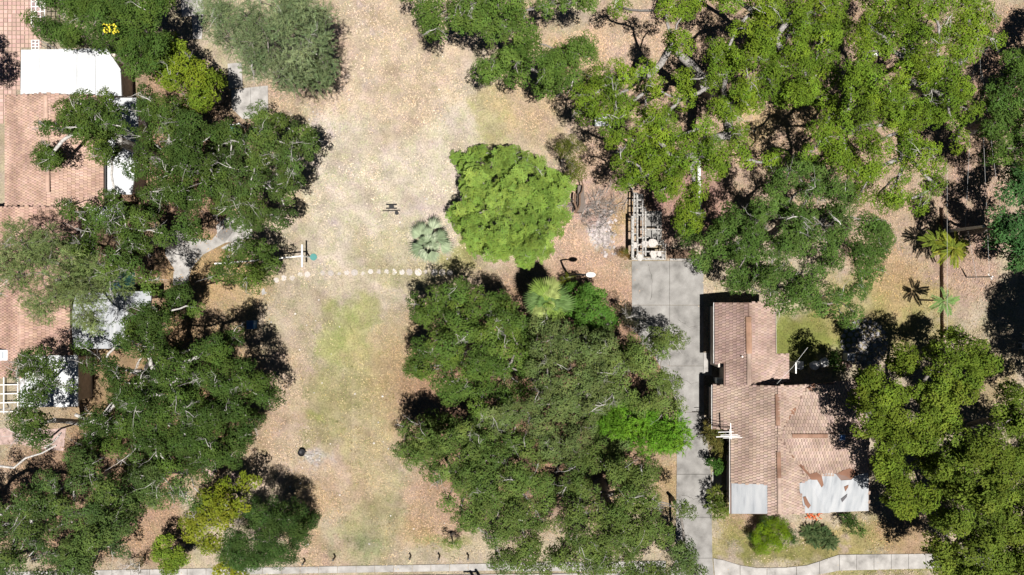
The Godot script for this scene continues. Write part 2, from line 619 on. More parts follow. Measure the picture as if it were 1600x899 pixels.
# ------------------------------------------------------------------ palms
func fan_frond(petiole: float, blade: float, segs: int, color: Color, droop: float) -> ArrayMesh:
	var b := MB.new()
	b.tint = color * 1.1
	b.tube(PackedVector3Array([Vector3.ZERO, Vector3(0, petiole * 0.12, petiole * 0.5), Vector3(0, petiole * 0.1, petiole)]), PackedFloat32Array([0.03, 0.022, 0.016]), 4, false)
	var hub := Vector3(0, petiole * 0.1, petiole)
	for i in segs:
		var u := float(i) / (segs - 1) * 2.0 - 1.0
		var a := u * 0.95
		var reach := blade * (1.0 - 0.25 * u * u) * rng.randf_range(0.92, 1.06)
		var dir := Vector3(sin(a), 0.10 - 0.05 * absf(u), cos(a)).normalized()
		var side := dir.cross(Vector3.UP).normalized()
		var w := blade * 0.062
		var knee := hub + dir * reach * 0.5 + Vector3.UP * 0.04
		var tip := hub + dir * reach + Vector3.DOWN * reach * droop
		b.tint = color * rng.randf_range(0.75, 1.25)
		var fold := Vector3.UP * w * 0.5
		b.tri(hub, knee + side * w, knee + fold, Vector3.UP)
		b.tri(hub, knee + fold, knee - side * w, Vector3.UP)
		b.tri(knee + side * w, tip, knee + fold, Vector3.UP)
		b.tri(knee - side * w, tip, knee + fold, Vector3.UP)
	return b.mesh()

func feather_frond(length: float, color: Color, pairs: int, wide: float) -> ArrayMesh:
	var b := MB.new()
	var p := PackedVector3Array()
	var w := PackedFloat32Array()
	for k in 7:
		var u := k / 6.0
		p.append(Vector3(0, length * (0.42 * u - 0.48 * u * u), length * u))
		w.append(lerpf(0.022, 0.005, u))
	b.tint = color * 1.2
	b.tube(p, w, 4, false)
	for i in pairs:
		var u := 0.18 + 0.8 * i / pairs
		var q := Vector3(0, length * (0.42 * u - 0.48 * u * u), length * u)
		for s in [-1.0, 1.0]:
			b.tint = color * rng.randf_range(0.7, 1.3)
			b.leaf(q, Vector3(s, 0.2, 0.75 + 0.3 * u).normalized(), (Vector3.UP + unit() * 0.25).normalized(), length * wide * (1.0 - 0.6 * absf(u - 0.45)), 0.055)
	return b.mesh()

func palm(called: String, label: String, category: String, px: float, py: float, high: float, shapes: Array, count: int, tall := 0.5, stem := 0.13) -> Node3D:
	var crown := at(px, py, high)
	var root := thing(called, label, category, Vector3(crown.x, 0, crown.z))
	var b := MB.new()
	b.tube(PackedVector3Array([Vector3(0, -0.1, 0), Vector3(0.03, high * 0.5, 0), Vector3(0, high, 0)]), PackedFloat32Array([stem * 1.3, stem, stem * 0.9]), 9)
	put("trunk", b.mesh(), M.bark, root)
	for i in count:
		var f := put("frond", shapes[i % shapes.size()], M.leaf, root)
		var u := float(i) / count
		var basis := Basis(Vector3.UP, i * 2.39996 + rng.randf_range(-0.2, 0.2)) * Basis(Vector3.RIGHT, -lerpf(tall, -0.35, sqrt(u))) * Basis(Vector3.BACK, rng.randf_range(-0.6, 0.6))
		f.transform = Transform3D(basis.scaled(Vector3.ONE * rng.randf_range(0.85, 1.08) * lerpf(0.55, 1.0, minf(1.0, u * 2.0))), Vector3(0, high, 0))
	for i in (7 if tall > 0.95 else 0):
		var f := put("frond", shapes[i % shapes.size()], M.leaf, root)
		var basis := Basis(Vector3.UP, i * 2.39996 + 0.9) * Basis(Vector3.RIGHT, -0.55) * Basis(Vector3.BACK, rng.randf_range(-0.5, 0.5))
		f.transform = Transform3D(basis.scaled(Vector3.ONE * 0.55), Vector3(0, high + 0.06, 0) - basis.z * 0.30)
	return root

# ------------------------------------------------------------------ roofs
func tile_shape() -> ArrayMesh:
	# x across, y away from the roof, z down the slope; a shallow barrel with a thick lower edge
	var b := MB.new()
	var hw := 0.114
	var prof := [[-1.0, 0.0], [-0.55, 0.030], [0.1, 0.034], [0.55, 0.012], [1.0, 0.004]]
	for i in prof.size() - 1:
		var x0: float = prof[i][0] * hw
		var x1: float = prof[i + 1][0] * hw
		var y0: float = prof[i][1]
		var y1: float = prof[i + 1][1]
		b.quad(Vector3(x0, y0 + 0.012, -0.2), Vector3(x1, y1 + 0.012, -0.2), Vector3(x1, y1 + 0.042, 0.125), Vector3(x0, y0 + 0.042, 0.125), Vector3.UP)
		b.quad(Vector3(x0, y0 + 0.042, 0.125), Vector3(x1, y1 + 0.042, 0.125), Vector3(x1, 0.0, 0.127), Vector3(x0, 0.0, 0.127), Vector3.BACK)
	b.quad(Vector3(hw, 0.0, -0.2), Vector3(hw, 0.016, -0.2), Vector3(hw, 0.046, 0.125), Vector3(hw, 0.0, 0.125), Vector3.RIGHT)
	b.quad(Vector3(-hw, 0.0, -0.2), Vector3(-hw, 0.012, -0.2), Vector3(-hw, 0.042, 0.125), Vector3(-hw, 0.0, 0.125), Vector3.LEFT)
	return b.mesh()

func roof_slope(house: Node3D, plane: Plane, outline: Array, tile: ArrayMesh, color: Color, skip := []) -> void:
	var top := PackedVector3Array()
	var flat := PackedVector2Array()
	for i in range(0, outline.size(), 2):
		var p := on(outline[i], outline[i + 1], plane)
		top.append(p - house.position)
		flat.append(Vector2(p.x, p.z))
	var b := MB.new()
	b.tint = Color(0.22, 0.155, 0.13)
	b.slab(top, 0.16)
	var slope := put("roof_slope", b.mesh(), M.tile, house)
	var up := plane.normal
	var down := (Vector3.DOWN - up * Vector3.DOWN.dot(up)).normalized()
	var across := up.cross(down).normalized()
	var o := top[0] + house.position
	var lo := Vector2(1e9, 1e9)
	var hi := -lo
	for p in top:
		var q := Vector2((p + house.position - o).dot(across), (p + house.position - o).dot(down))
		lo = lo.min(q)
		hi = hi.max(q)
	var gaps := []
	for s in skip:
		var g := PackedVector2Array()
		for i in range(0, s.size(), 2):
			var p := on(s[i], s[i + 1], plane)
			g.append(Vector2(p.x, p.z))
		gaps.append(g)
	var where := []
	var tints := []
	var r := 0
	var v := hi.y - 0.15
	while v > lo.y - 0.1:
		var u := lo.x + (0.1025 if r % 2 else 0.0)
		while u < hi.x + 0.13:
			var p := o + across * u + down * v
			var q := Vector2(p.x, p.z)
			var ok := Geometry2D.is_point_in_polygon(q, flat)
			for g in gaps:
				ok = ok and not Geometry2D.is_point_in_polygon(q, g)
			if ok:
				var basis := Basis(across, up, across.cross(up)) * Basis(Vector3.UP, rng.randf_range(-0.02, 0.02))
				where.append(Transform3D(basis.scaled_local(Vector3(0.79, 0.9, 0.82)), p - house.position + up * rng.randf_range(0.004, 0.010)))
				var k := rng.randf_range(0.84, 1.14)
				tints.append(Color(color.r * k, color.g * k * rng.randf_range(0.96, 1.03), color.b * k * rng.randf_range(0.94, 1.04)))
			u += 0.205
		v -= 0.255
		r += 1
	many("roof_tiles", tile, M.tile, where, tints, slope)

func ridge(house: Node3D, a: Vector3, b: Vector3, color: Color, wide := 0.16) -> void:
	# a run of overlapping half-round caps
	var m := MB.new()
	var length := a.distance_to(b)
	var dir := (b - a) / length
	var side := dir.cross(Vector3.UP).normalized()
	var n := int(ceil(length / 0.42))
	for i in n:
		var p := a + dir * (length * i / n)
		var q := a + dir * (length * (i + 1) / n) + dir * 0.03
		m.tint = color * rng.randf_range(0.85, 1.12)
		for k in 5:
			var t0 := PI * k / 5.0
			var t1 := PI * (k + 1) / 5.0
			var d0 := side * cos(t0) * wide + Vector3.UP * sin(t0) * wide * 0.55
			var d1 := side * cos(t1) * wide + Vector3.UP * sin(t1) * wide * 0.55
			var l := Vector3.UP * 0.025
			m.quad(p + d0, p + d1, q + d1 + l, q + d0 + l, d0 + d1)
			m.tri(q + l, q + d0 + l, q + d1 + l, dir)
	put("ridge_cap", m.mesh(), M.tile, house)

func wall_block(house: Node3D, outline: Array, h0: float, h1: float, mat: Material, called := "wall") -> void:
	var b := MB.new()
	var p := pts(outline, h1)
	for i in p.size():
		p[i] -= house.position
	b.slab(p, h1 - h0)
	put(called, b.mesh(), mat, house)

func flat_panel(house: Node3D, called: String, outline: Array, plane: Plane, mat: Material, color := Color.WHITE, thick := 0.12) -> MeshInstance3D:
	var b := MB.new()
	var p := PackedVector3Array()
	for i in range(0, outline.size(), 2):
		p.append(on(outline[i], outline[i + 1], plane) - house.position)
	b.tint = color
	b.slab(p, thick)
	return put(called, b.mesh(), mat, house)

# ------------------------------------------------------------------ the lot's ground
var patches := []
var hard := []

func patch(px: float, py: float, rx: float, ry: float, color: Color, share := 1.0) -> void:
	patches.append([px, py, rx, ry, color, share])

func ground_patches() -> void:
	var sand := Color(0.475, 0.42, 0.34)
	var pink := Color(0.405, 0.312, 0.235)
	var rust := Color(0.345, 0.255, 0.19)
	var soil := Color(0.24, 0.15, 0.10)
	var grass := Color(0.17, 0.19, 0.045)
	var olive := Color(0.255, 0.24, 0.095)
	# the dry lawn
	patch(600, 230, 170, 230, sand, 1.0)
	patch(620, 90, 120, 120, Color(0.42, 0.33, 0.24), 0.7)
	patch(545, 525, 50, 48, Color(0.275, 0.295, 0.11), 0.8)
	patch(560, 580, 75, 60, Color(0.305, 0.295, 0.145), 0.6)
	patch(500, 620, 40, 50, Color(0.27, 0.24, 0.12), 0.65)
	patch(510, 665, 45, 34, Color(0.26, 0.235, 0.115), 0.65)
	patch(490, 650, 22, 16, Color(0.22, 0.24, 0.07), 0.6)
	patch(565, 700, 26, 220, Color(0.33, 0.285, 0.15), 0.6)
	patch(600, 700, 16, 220, Color(0.38, 0.32, 0.18), 0.55)
	patch(555, 820, 30, 60, Color(0.24, 0.235, 0.13), 0.5)
	patch(605, 810, 30, 60, Color(0.25, 0.235, 0.135), 0.5)
	patch(570, 855, 16, 18, Color(0.19, 0.22, 0.12), 0.5)
	patch(640, 600, 60, 110, Color(0.37, 0.30, 0.16), 0.6)
	patch(640, 430, 90, 18, olive, 0.45)
	patch(600, 385, 60, 30, olive, 0.35)
	patch(440, 640, 40, 110, pink, 0.7)
	patch(520, 760, 60, 60, Color(0.42, 0.31, 0.23), 0.6)
	patch(480, 800, 40, 60, Color(0.34, 0.25, 0.13), 0.5)
	patch(490, 712, 16, 12, Color(0.40, 0.36, 0.34), 0.9)
	patch(515, 722, 12, 8, Color(0.42, 0.37, 0.34), 0.6)
	patch(690, 790, 70, 50, Color(0.37, 0.26, 0.185), 0.7)
	patch(650, 830, 40, 30, Color(0.36, 0.26, 0.13), 0.5)
	patch(700, 845, 40, 16, Color(0.22, 0.23, 0.08), 0.7)
	patch(480, 860, 60, 20, Color(0.40, 0.29, 0.21), 0.7)
	patch(500, 60, 40, 90, rust, 0.65)
	patch(450, 155, 70, 30, rust, 0.75)
	patch(460, 260, 22, 90, Color(0.33, 0.27, 0.13), 0.5)
	patch(775, 180, 30, 60, Color(0.34, 0.31, 0.13), 0.6)
	patch(835, 130, 60, 120, Color(0.42, 0.31, 0.20), 0.6)
	patch(642, 323, 30, 10, Color(0.46, 0.41, 0.38), 0.6)
	patch(690, 330, 50, 16, Color(0.44, 0.37, 0.34), 0.6)
	patch(715, 400, 25, 25, Color(0.26, 0.26, 0.08), 0.7)
	for q in [[575, 20, 12], [582, 45, 10], [530, 112, 9], [580, 145, 12], [535, 200, 10], [500, 190, 12], [540, 255, 16], [520, 360, 12], [430, 330, 14]]:
		patch(q[0], q[1], q[2], q[2] * 0.7, Color(0.45, 0.39, 0.36), 0.6)
	# litter between the driveway and the bright tree
	patch(930, 350, 75, 130, Color(0.40, 0.295, 0.225), 1.0)
	patch(910, 430, 70, 50, Color(0.41, 0.30, 0.225), 0.9)
	patch(960, 480, 40, 60, Color(0.40, 0.295, 0.22), 0.9)
	patch(945, 365, 20, 26, Color(0.50, 0.45, 0.45), 1.0)
	patch(925, 320, 40, 30, Color(0.30, 0.21, 0.19), 0.6)
	patch(970, 345, 14, 30, Color(0.30, 0.22, 0.09), 0.6)
	# under the big oaks
	patch(1230, 130, 330, 210, rust, 0.95)
	patch(1000, 60, 70, 60, pink, 0.8)
	patch(900, 85, 45, 40, Color(0.44, 0.32, 0.21), 0.8)
	patch(1190, 200, 34, 40, Color(0.44, 0.34, 0.20), 1.0)
	patch(1262, 180, 30, 40, Color(0.43, 0.32, 0.19), 0.9)
	patch(1070, 320, 70, 70, Color(0.29, 0.18, 0.145), 0.9)
	patch(840, 620, 230, 200, soil, 0.9)
	patch(760, 520, 60, 60, Color(0.36, 0.25, 0.16), 0.6)
	patch(1045, 760, 20, 60, Color(0.30, 0.22, 0.12), 0.8)
	# the back garden on the right
	patch(1410, 390, 90, 110, Color(0.36, 0.275, 0.20), 0.9)
	patch(1520, 320, 60, 110, Color(0.33, 0.24, 0.19), 0.9)
	patch(1510, 430, 60, 60, Color(0.33, 0.235, 0.185), 0.8)
	patch(1260, 530, 70, 50, grass, 0.95)
	patch(1330, 480, 60, 50, Color(0.26, 0.23, 0.09), 0.7)
	patch(1415, 480, 60, 60, Color(0.27, 0.235, 0.09), 0.8)
	patch(1400, 440, 50, 40, Color(0.37, 0.26, 0.15), 0.6)
	patch(1560, 120, 50, 120, Color(0.33, 0.22, 0.16), 0.8)
	patch(1540, 590, 40, 60, Color(0.28, 0.22, 0.125), 0.8)
	# front garden
	patch(1150, 830, 40, 60, Color(0.24, 0.21, 0.085), 0.95)
	patch(1240, 868, 110, 20, Color(0.20, 0.19, 0.06), 0.9)
	patch(1330, 840, 70, 40, Color(0.26, 0.22, 0.09), 0.9)
	patch(1410, 840, 40, 40, Color(0.32, 0.22, 0.13), 0.8)
	patch(1380, 895, 120, 14, Color(0.25, 0.23, 0.10), 0.9)
	patch(1190, 815, 60, 12, Color(0.34, 0.235, 0.175), 0.8)
	patch(1150, 868, 24, 10, Color(0.33, 0.27, 0.23), 0.8)
	patch(1310, 850, 12, 14, Color(0.34, 0.26, 0.23), 0.7)
	# under the trees on the left
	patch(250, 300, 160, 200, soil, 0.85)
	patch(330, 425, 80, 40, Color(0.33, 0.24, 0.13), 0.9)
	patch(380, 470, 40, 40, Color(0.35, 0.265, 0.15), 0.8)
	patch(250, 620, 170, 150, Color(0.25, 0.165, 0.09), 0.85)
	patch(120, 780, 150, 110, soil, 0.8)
	patch(170, 770, 20, 14, Color(0.36, 0.26, 0.08), 0.8)
	patch(235, 800, 60, 90, Color(0.34, 0.235, 0.165), 0.9)
	patch(340, 735, 30, 14, Color(0.36, 0.24, 0.15), 0.8)
	patch(200, 850, 70, 30, Color(0.30, 0.21, 0.14), 0.8)

func axis(a: float, b: float, step: float) -> PackedFloat32Array:
	var r := PackedFloat32Array([a * 12.0, a * 5.0, a * 2.4, a * 1.5, a * 1.12])
	var x := a
	while x < b:
		r.append(x)
		x += step
	for k in [1.0, 1.12, 1.5, 2.4, 5.0, 12.0]:
		r.append(b * k)
	return r

func ground_color(x: float, z: float, warp: FastNoiseLite, fine: FastNoiseLite) -> Color:
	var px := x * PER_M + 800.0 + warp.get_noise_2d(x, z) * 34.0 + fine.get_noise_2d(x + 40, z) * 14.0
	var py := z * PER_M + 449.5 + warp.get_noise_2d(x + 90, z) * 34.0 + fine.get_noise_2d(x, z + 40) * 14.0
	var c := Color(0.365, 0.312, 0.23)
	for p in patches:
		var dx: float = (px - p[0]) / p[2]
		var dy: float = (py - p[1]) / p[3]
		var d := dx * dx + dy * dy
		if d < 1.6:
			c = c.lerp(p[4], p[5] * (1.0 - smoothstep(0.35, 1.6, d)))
	var raw := x * PER_M + 800.0
	var rz := z * PER_M + 449.5
	for t in [[557.0, 5.0, 560.0, 760.0], [589.0, 5.0, 570.0, 770.0], [566.0, 6.0, 780.0, 875.0], [610.0, 6.0, 780.0, 875.0]]:
		var d: float = absf(raw + sin(rz * 0.012) * 5.0 - t[0]) / t[1]
		if d < 1.0 and rz > t[2] and rz < t[3]:
			c = c.lerp(Color(0.42, 0.36, 0.235) if t[2] < 700.0 else Color(0.22, 0.215, 0.12), (1.0 - d) * 0.55 * smoothstep(0.0, 60.0, minf(rz - t[2], t[3] - rz)))
	return c

func build_ground() -> void:
	var warp := FastNoiseLite.new()
	warp.seed = 3
	warp.frequency = 0.22
	warp.fractal_octaves = 4
	var fine := FastNoiseLite.new()
	fine.seed = 8
	fine.frequency = 1.1
	fine.fractal_octaves = 3
	var tone := FastNoiseLite.new()
	tone.seed = 15
	tone.frequency = 0.55
	tone.fractal_octaves = 5
	var xs := axis(-43.0, 43.0, 0.2)
	var zs := axis(-25.0, 25.0, 0.2)
	var v := PackedVector3Array()
	var n := PackedVector3Array()
	var c := PackedColorArray()
	var id := PackedInt32Array()
	for z in zs:
		for x in xs:
			v.append(Vector3(x, 0, z))
			n.append(Vector3.UP)
			var k := ground_color(clampf(x, -60, 60), clampf(z, -40, 40), warp, fine)
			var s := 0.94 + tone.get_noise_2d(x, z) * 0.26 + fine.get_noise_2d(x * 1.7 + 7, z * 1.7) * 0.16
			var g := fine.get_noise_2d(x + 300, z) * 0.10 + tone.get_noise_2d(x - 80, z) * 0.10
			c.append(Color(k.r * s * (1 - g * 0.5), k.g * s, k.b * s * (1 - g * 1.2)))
	var w := xs.size()
	for j in zs.size() - 1:
		for i in w - 1:
			var a := j * w + i
			id.append_array([a, a + 1, a + w + 1, a, a + w + 1, a + w])
	var arr := []
	arr.resize(Mesh.ARRAY_MAX)
	arr[Mesh.ARRAY_VERTEX] = v
	arr[Mesh.ARRAY_NORMAL] = n
	arr[Mesh.ARRAY_COLOR] = c
	arr[Mesh.ARRAY_INDEX] = id
	var m := ArrayMesh.new()
	m.add_surface_from_arrays(Mesh.PRIMITIVE_TRIANGLES, arr)
	struct("ground", m, M.ground)

	# fallen leaves, straw and small tufts lying on it
	var chips := []
	for s in 4:
		var b := MB.new()
		for i in 44:
			var a := rng.randf() * TAU
			var r := 0.75 * sqrt(rng.randf())
			var d := Vector3(cos(a), 0, sin(a))
			var q := rng.randf() * TAU
			b.tint = shade(0.38, 1.6)
			b.leaf(d * r + Vector3.UP * rng.randf_range(0.006, 0.03), Vector3(cos(q), rng.randf_range(-0.1, 0.25), sin(q)).normalized(), (Vector3.UP + unit() * 0.35).normalized(), rng.randf_range(0.05, 0.12), rng.randf_range(0.025, 0.055))
		chips.append(b.mesh())
	var blades := []
	for s in 4:
		var b := MB.new()
		for i in 26:
			var a := rng.randf() * TAU
			var d := Vector3(cos(a), 0, sin(a))
			b.tint = shade(0.6, 1.3)
			b.leaf(d * rng.randf() * 0.20, (d + Vector3.UP * rng.randf_range(0.2, 1.2) + unit() * 0.4).normalized(), (Vector3.UP + d * 0.3 + unit() * 0.2).normalized(), rng.randf_range(0.06, 0.14), 0.016)
		blades.append(b.mesh())
	var lw := [[], [], [], []]
	var lt := [[], [], [], []]
	var gw := [[], [], [], []]
	var gt := [[], [], [], []]
	for i in 15000:
		var x := rng.randf_range(-41, 41)
		var z := rng.randf_range(-24, 24)
		var q := Vector2(x * PER_M + 800.0, z * PER_M + 449.5)
		var bad := false
		for h in hard:
			bad = bad or Geometry2D.is_point_in_polygon(q, h)
		if bad:
			continue
		var k := ground_color(x, z, warp, fine)
		var green := k.g / k.r
		var t := Transform3D(Basis(Vector3.UP, rng.randf() * TAU).scaled(Vector3.ONE * rng.randf_range(0.65, 1.75)), Vector3(x, 0, z))
		var n2 := rng.randi() % 4
		if green > 0.86 and rng.randf() < (green - 0.70) * 2.4 or green > 0.72 and rng.randf() < 0.16:
			gw[n2].append(t)
			var f := rng.randf_range(0.75, 1.15)
			gt[n2].append(Color(k.r * 0.85 * f, k.g * 0.98 * f, k.b * 0.8 * f))
		else:
			if green > 0.78 and rng.randf() < 0.55 or tone.get_noise_2d(x * 0.6, z * 0.6) < -0.12 and rng.randf() < 0.7:
				continue
			lw[n2].append(t)
			var f := rng.randf_range(0.8, 1.2)
			lt[n2].append(Color(k.r * 1.06 * f, k.g * 0.99 * f, k.b * 0.95 * f))
	var litter := thing("leaf_litter", "dry brown fallen leaves and straw scattered over the whole lot", "leaf litter")
	var tufts := thing("grass", "short olive green grass tufts growing in the dry lawn", "grass")
	litter.set_meta("kind", "stuff")
	tufts.set_meta("kind", "stuff")
	for i in 4:
		many("leaves", chips[i], M.dry, lw[i], lt[i], litter)
		many("tufts", blades[i], M.leaf, gw[i], gt[i], tufts)

# paved panels with recessed joints; each panel a part of its own
func paving(called: String, panels: Array, h: float, mat: Material, tone := 0.08) -> Node3D:
	var root := Node3D.new()
	root.name = numbered(called)
	add_child(root)
	root.set_meta("kind", "structure")
	for a in panels:
		var b := MB.new()
		var p := pts(a, 0.0)
		var c := Vector3.ZERO
		for q in p:
			c += q
		c /= p.size()
		for i in p.size():
			var q: Vector3 = p[i]
			p[i] = q + (c - q).normalized() * 0.018 + Vector3.UP * h
		var k := rng.randf_range(1.0 - tone, 1.0 + tone)
		b.tint = Color(k, k, k)
		b.slab(p, h + 0.05)
		put("slab", b.mesh(), mat, root)
		hard.append(px_poly(a))
	return root

func strip(x0: float, x1: float, top0: float, top1: float, bot0: float, bot1: float, n: int) -> Array:
	var r := []
	for i in n:
		var a := float(i) / n
		var b := float(i + 1) / n
		r.append([lerpf(x0, x1, a), lerpf(top0, top1, a), lerpf(x0, x1, b), lerpf(top0, top1, b), lerpf(x0, x1, b), lerpf(bot0, bot1, b), lerpf(x0, x1, a), lerpf(bot0, bot1, a)])
	return r

const ORDER := ["first", "second", "third", "fourth", "fifth", "sixth", "seventh", "eighth", "ninth", "tenth", "eleventh", "twelfth", "thirteenth", "fourteenth", "fifteenth", "sixteenth", "seventeenth", "eighteenth", "nineteenth", "twentieth", "twenty-first", "twenty-second"]

func _ready() -> void:
	rng.seed = 20240
	# ---------------- camera, sky, sun
	var cam := Camera3D.new()
	cam.position = Vector3(0, HIGH, 0)
	cam.rotation_degrees = Vector3(-90, 0, 0)
	cam.fov = rad_to_deg(2.0 * atan(22.46 / HIGH))
	cam.far = 2000.0
	cam.near = 0.5
	add_child(cam)
	var sky := ProceduralSkyMaterial.new()
	sky.sky_top_color = lin(0.05, 0.11, 0.26)
	sky.sky_horizon_color = lin(0.26, 0.36, 0.48)
	sky.sky_curve = 0.12
	sky.ground_bottom_color = lin(0.12, 0.10, 0.08)
	sky.ground_horizon_color = lin(0.26, 0.34, 0.42)
	var env := Environment.new()
	env.background_mode = Environment.BG_SKY
	env.sky = Sky.new()
	env.sky.sky_material = sky
	env.background_energy_multiplier = 0.17
	env.tonemap_mode = Environment.TONE_MAPPER_LINEAR
	env.tonemap_exposure = 2.0
	env.sdfgi_enabled = true
	env.ssao_enabled = true
	env.ssil_enabled = true
	var around := WorldEnvironment.new()
	around.environment = env
	add_child(around)
	var sun := DirectionalLight3D.new()
	sun.light_energy = 1.5
	sun.light_color = Color(1.0, 0.982, 0.955)
	sun.light_angular_distance = 0.5
	sun.shadow_enabled = true
	sun.look_at_from_position(Vector3.ZERO, Vector3(-0.13, -1.0, -0.225), Vector3.FORWARD)
	add_child(sun)

	materials()
	make_sprigs()
	make_sprays()
	setting()
	left_house()
	right_house()
	left_trees()
	centre_trees()
	right_trees()
	small_things()

func setting() -> void:
	ground_patches()
	paving("driveway", [
		[987, 408, 1046, 408, 1046, 477, 987, 477], [1046, 408, 1099, 408, 1099, 477, 1046, 477],
		[987, 477, 1046, 477, 1046, 572, 1010, 545, 990, 510], [1046, 477, 1099, 477, 1099, 572, 1046, 572],
		[1020, 552, 1046, 572, 1099, 572, 1100, 644, 1058, 644, 1046, 600],
		[1058, 644, 1100, 644, 1111, 741, 1057, 741], [1057, 741, 1111, 741, 1112, 808, 1056, 808],
		[1056, 808, 1112, 808, 1113, 872, 1056, 872], [1056, 872, 1113, 872, 1116, 908, 1040, 908]], 0.06, M.concrete)
	paving("doorstep_path", [[1099, 551, 1112, 551, 1112, 587, 1099, 587], [1112, 737, 1127, 735, 1127, 764, 1112, 764]], 0.07, M.pale_concrete)
	paving("sidewalk", strip(-30, 440, 894, 886, 905, 896.5, 16) + strip(440, 790, 886, 880, 896.5, 891, 12) + strip(790, 1040, 880, 876, 892, 893, 8), 0.06, M.pale_concrete)
	paving("kerb", strip(-30, 1040, 905.6, 894, 915, 906, 22), 0.10, M.pale_concrete)
	paving("curved_sidewalk", [
		[1114, 872, 1131, 875, 1156, 883, 1156, 907, 1117, 908], [1156, 883, 1182, 887, 1198, 887, 1198, 906, 1156, 907], [1198, 887, 1228, 886.5, 1244, 885, 1244, 903.5, 1198, 906],
		[1244, 885, 1260, 883, 1280, 877, 1280, 897.5, 1244, 903.5], [1280, 877, 1293, 872, 1311, 866.5, 1311, 891.5, 1280, 897.5]] + strip(1311, 1446, 866.5, 865, 891.5, 888.5, 5) + strip(1446, 1640, 865, 866, 888.5, 892, 7), 0.06, M.pale_concrete, 0.05)
	var b := MB.new()
	b.slab(PackedVector3Array([Vector3(-420, 0.004, 23.4), Vector3(420, 0.004, 23.4), Vector3(420, 0.004, 31), Vector3(-420, 0.004, 31)]), 0.1)
	struct("road", b.mesh(), M.asphalt)
	paving("patio", [[362, 140, 392, 137, 392, 186, 380, 187, 362, 170], [392, 137, 419, 134, 420, 183, 392, 186], [283, 0, 318, 0, 320, 26, 285, 27], [283, -30, 318, -30, 318, 0, 283, 0], [300, 27, 318, 27, 316, 62, 302, 62],
		[356, 100, 378, 98, 380, 137, 358, 140]], 0.08, M.pale_concrete)
	paving("sandy_path", [[258, 398, 262, 365, 285, 350, 300, 372, 292, 395, 318, 398, 300, 420, 292, 446, 270, 446, 272, 420], [300, 372, 330, 376, 352, 352, 372, 352, 352, 380, 318, 398, 292, 395], [338, 352, 352, 340, 395, 338, 395, 372, 352, 380, 340, 372],
		[345, 388, 372, 372, 395, 385, 372, 398], [408, 455, 412, 450, 418, 458, 410, 462], [352, 400, 366, 398, 366, 415, 354, 415]], 0.04, M.pale_concrete)
	paving("pink_path", [[-20, 670, 30, 668, 30, 694, -20, 696], [30, 668, 62, 672, 62, 702, 30, 694], [62, 672, 104, 668, 100, 705, 62, 702], [318, 722, 334, 722, 336, 744, 322, 746], [362, 738, 372, 736, 372, 748, 360, 750]], 0.04, M.pink_brick)
	hard.append(px_poly([-30, 60, 235, 60, 235, 640, -30, 640]))
	hard.append(px_poly([1110, 470, 1235, 470, 1360, 600, 1360, 800, 1140, 800]))
	hard.append(px_poly([987, 300, 1040, 300, 1085, 390, 1085, 408, 987, 408]))
	build_ground()
	cracks()
	pebbles()
	# brick terrace with planted gaps, top left
	var pw := []
	var pt := []
	var brick := MB.new()
	brick.box(Vector3(0, 0.03, 0), Vector3(0.29, 0.06, 0.29), Basis.IDENTITY, 0.012)
	var y := -14.0
	while y < 350.0:
		var x := -30.0
		while x < 66.0 - maxf(0.0, (y - 70.0) * 0.5):
			if x < 30 or y < 76:
				var k := rng.randf_range(0.8, 1.15)
				pw.append(Transform3D(Basis(Vector3.UP, rng.randf_range(-0.03, 0.03)), at(x, y) + Vector3.UP * rng.randf_range(0, 0.01)))
				pt.append(Color(0.36 * k, 0.245 * k * rng.randf_range(0.95, 1.05), 0.21 * k))
			x += 6.6
		y += 6.6
	var terrace := many("terrace_paving", brick.mesh(), M.dry, pw, pt)
	terrace.set_meta("kind", "structure")

func cracks() -> void:
	var drive: Node3D = get_node("driveway")
	for q in [[1012, 412, 1020, 440, 1015, 474], [1060, 500, 1078, 512, 1096, 508], [1062, 590, 1080, 600, 1097, 596], [1060, 670, 1074, 690, 1070, 720], [1064, 772, 1084, 780, 1109, 776], [1074, 830, 1080, 850, 1078, 869]]:
		var b := MB.new()
		b.tint = Color(0.06, 0.055, 0.05)
		var p := PackedVector3Array()
		var w := PackedFloat32Array()
		for i in range(0, q.size() - 2, 2):
			for k in 6:
				var u := k / 6.0
				p.append(at(lerpf(q[i], q[i + 2], u) + rng.randf_range(-1.2, 1.2), lerpf(q[i + 1], q[i + 3], u) + rng.randf_range(-1.2, 1.2)) + Vector3.UP * 0.06)
				w.append(rng.randf_range(0.006, 0.018))
		b.tube(p, w, 4)
		put("crack", b.mesh(), M.dry, drive)

func pebbles() -> void:
	var b := MB.new()
	b.disc(Vector3.ZERO, 0.07, 0.05, 7, rng, 0.3)
	var where := []
	var tints := []
	for i in 70:
		where.append(Transform3D(Basis(Vector3.UP, rng.randf() * TAU).scaled(Vector3.ONE * rng.randf_range(0.5, 1.3)), at(rng.randf_range(410, 720), rng.randf_range(10, 860))))
		var q := rng.randf_range(0.7, 1.4)
		tints.append(Color(q, q, q))
	for i in 26:
		where.append(Transform3D(Basis(Vector3.UP, rng.randf() * TAU).scaled(Vector3.ONE * rng.randf_range(0.6, 1.8)), at(rng.randfn(488, 7), rng.randfn(713, 5))))
		var q := rng.randf_range(0.5, 1.0)
		tints.append(Color(q, q, q))
	tag(many("pebbles", b.mesh(), M.stone, where, tints), "small pale pebbles scattered over the open lawn", "pebbles")

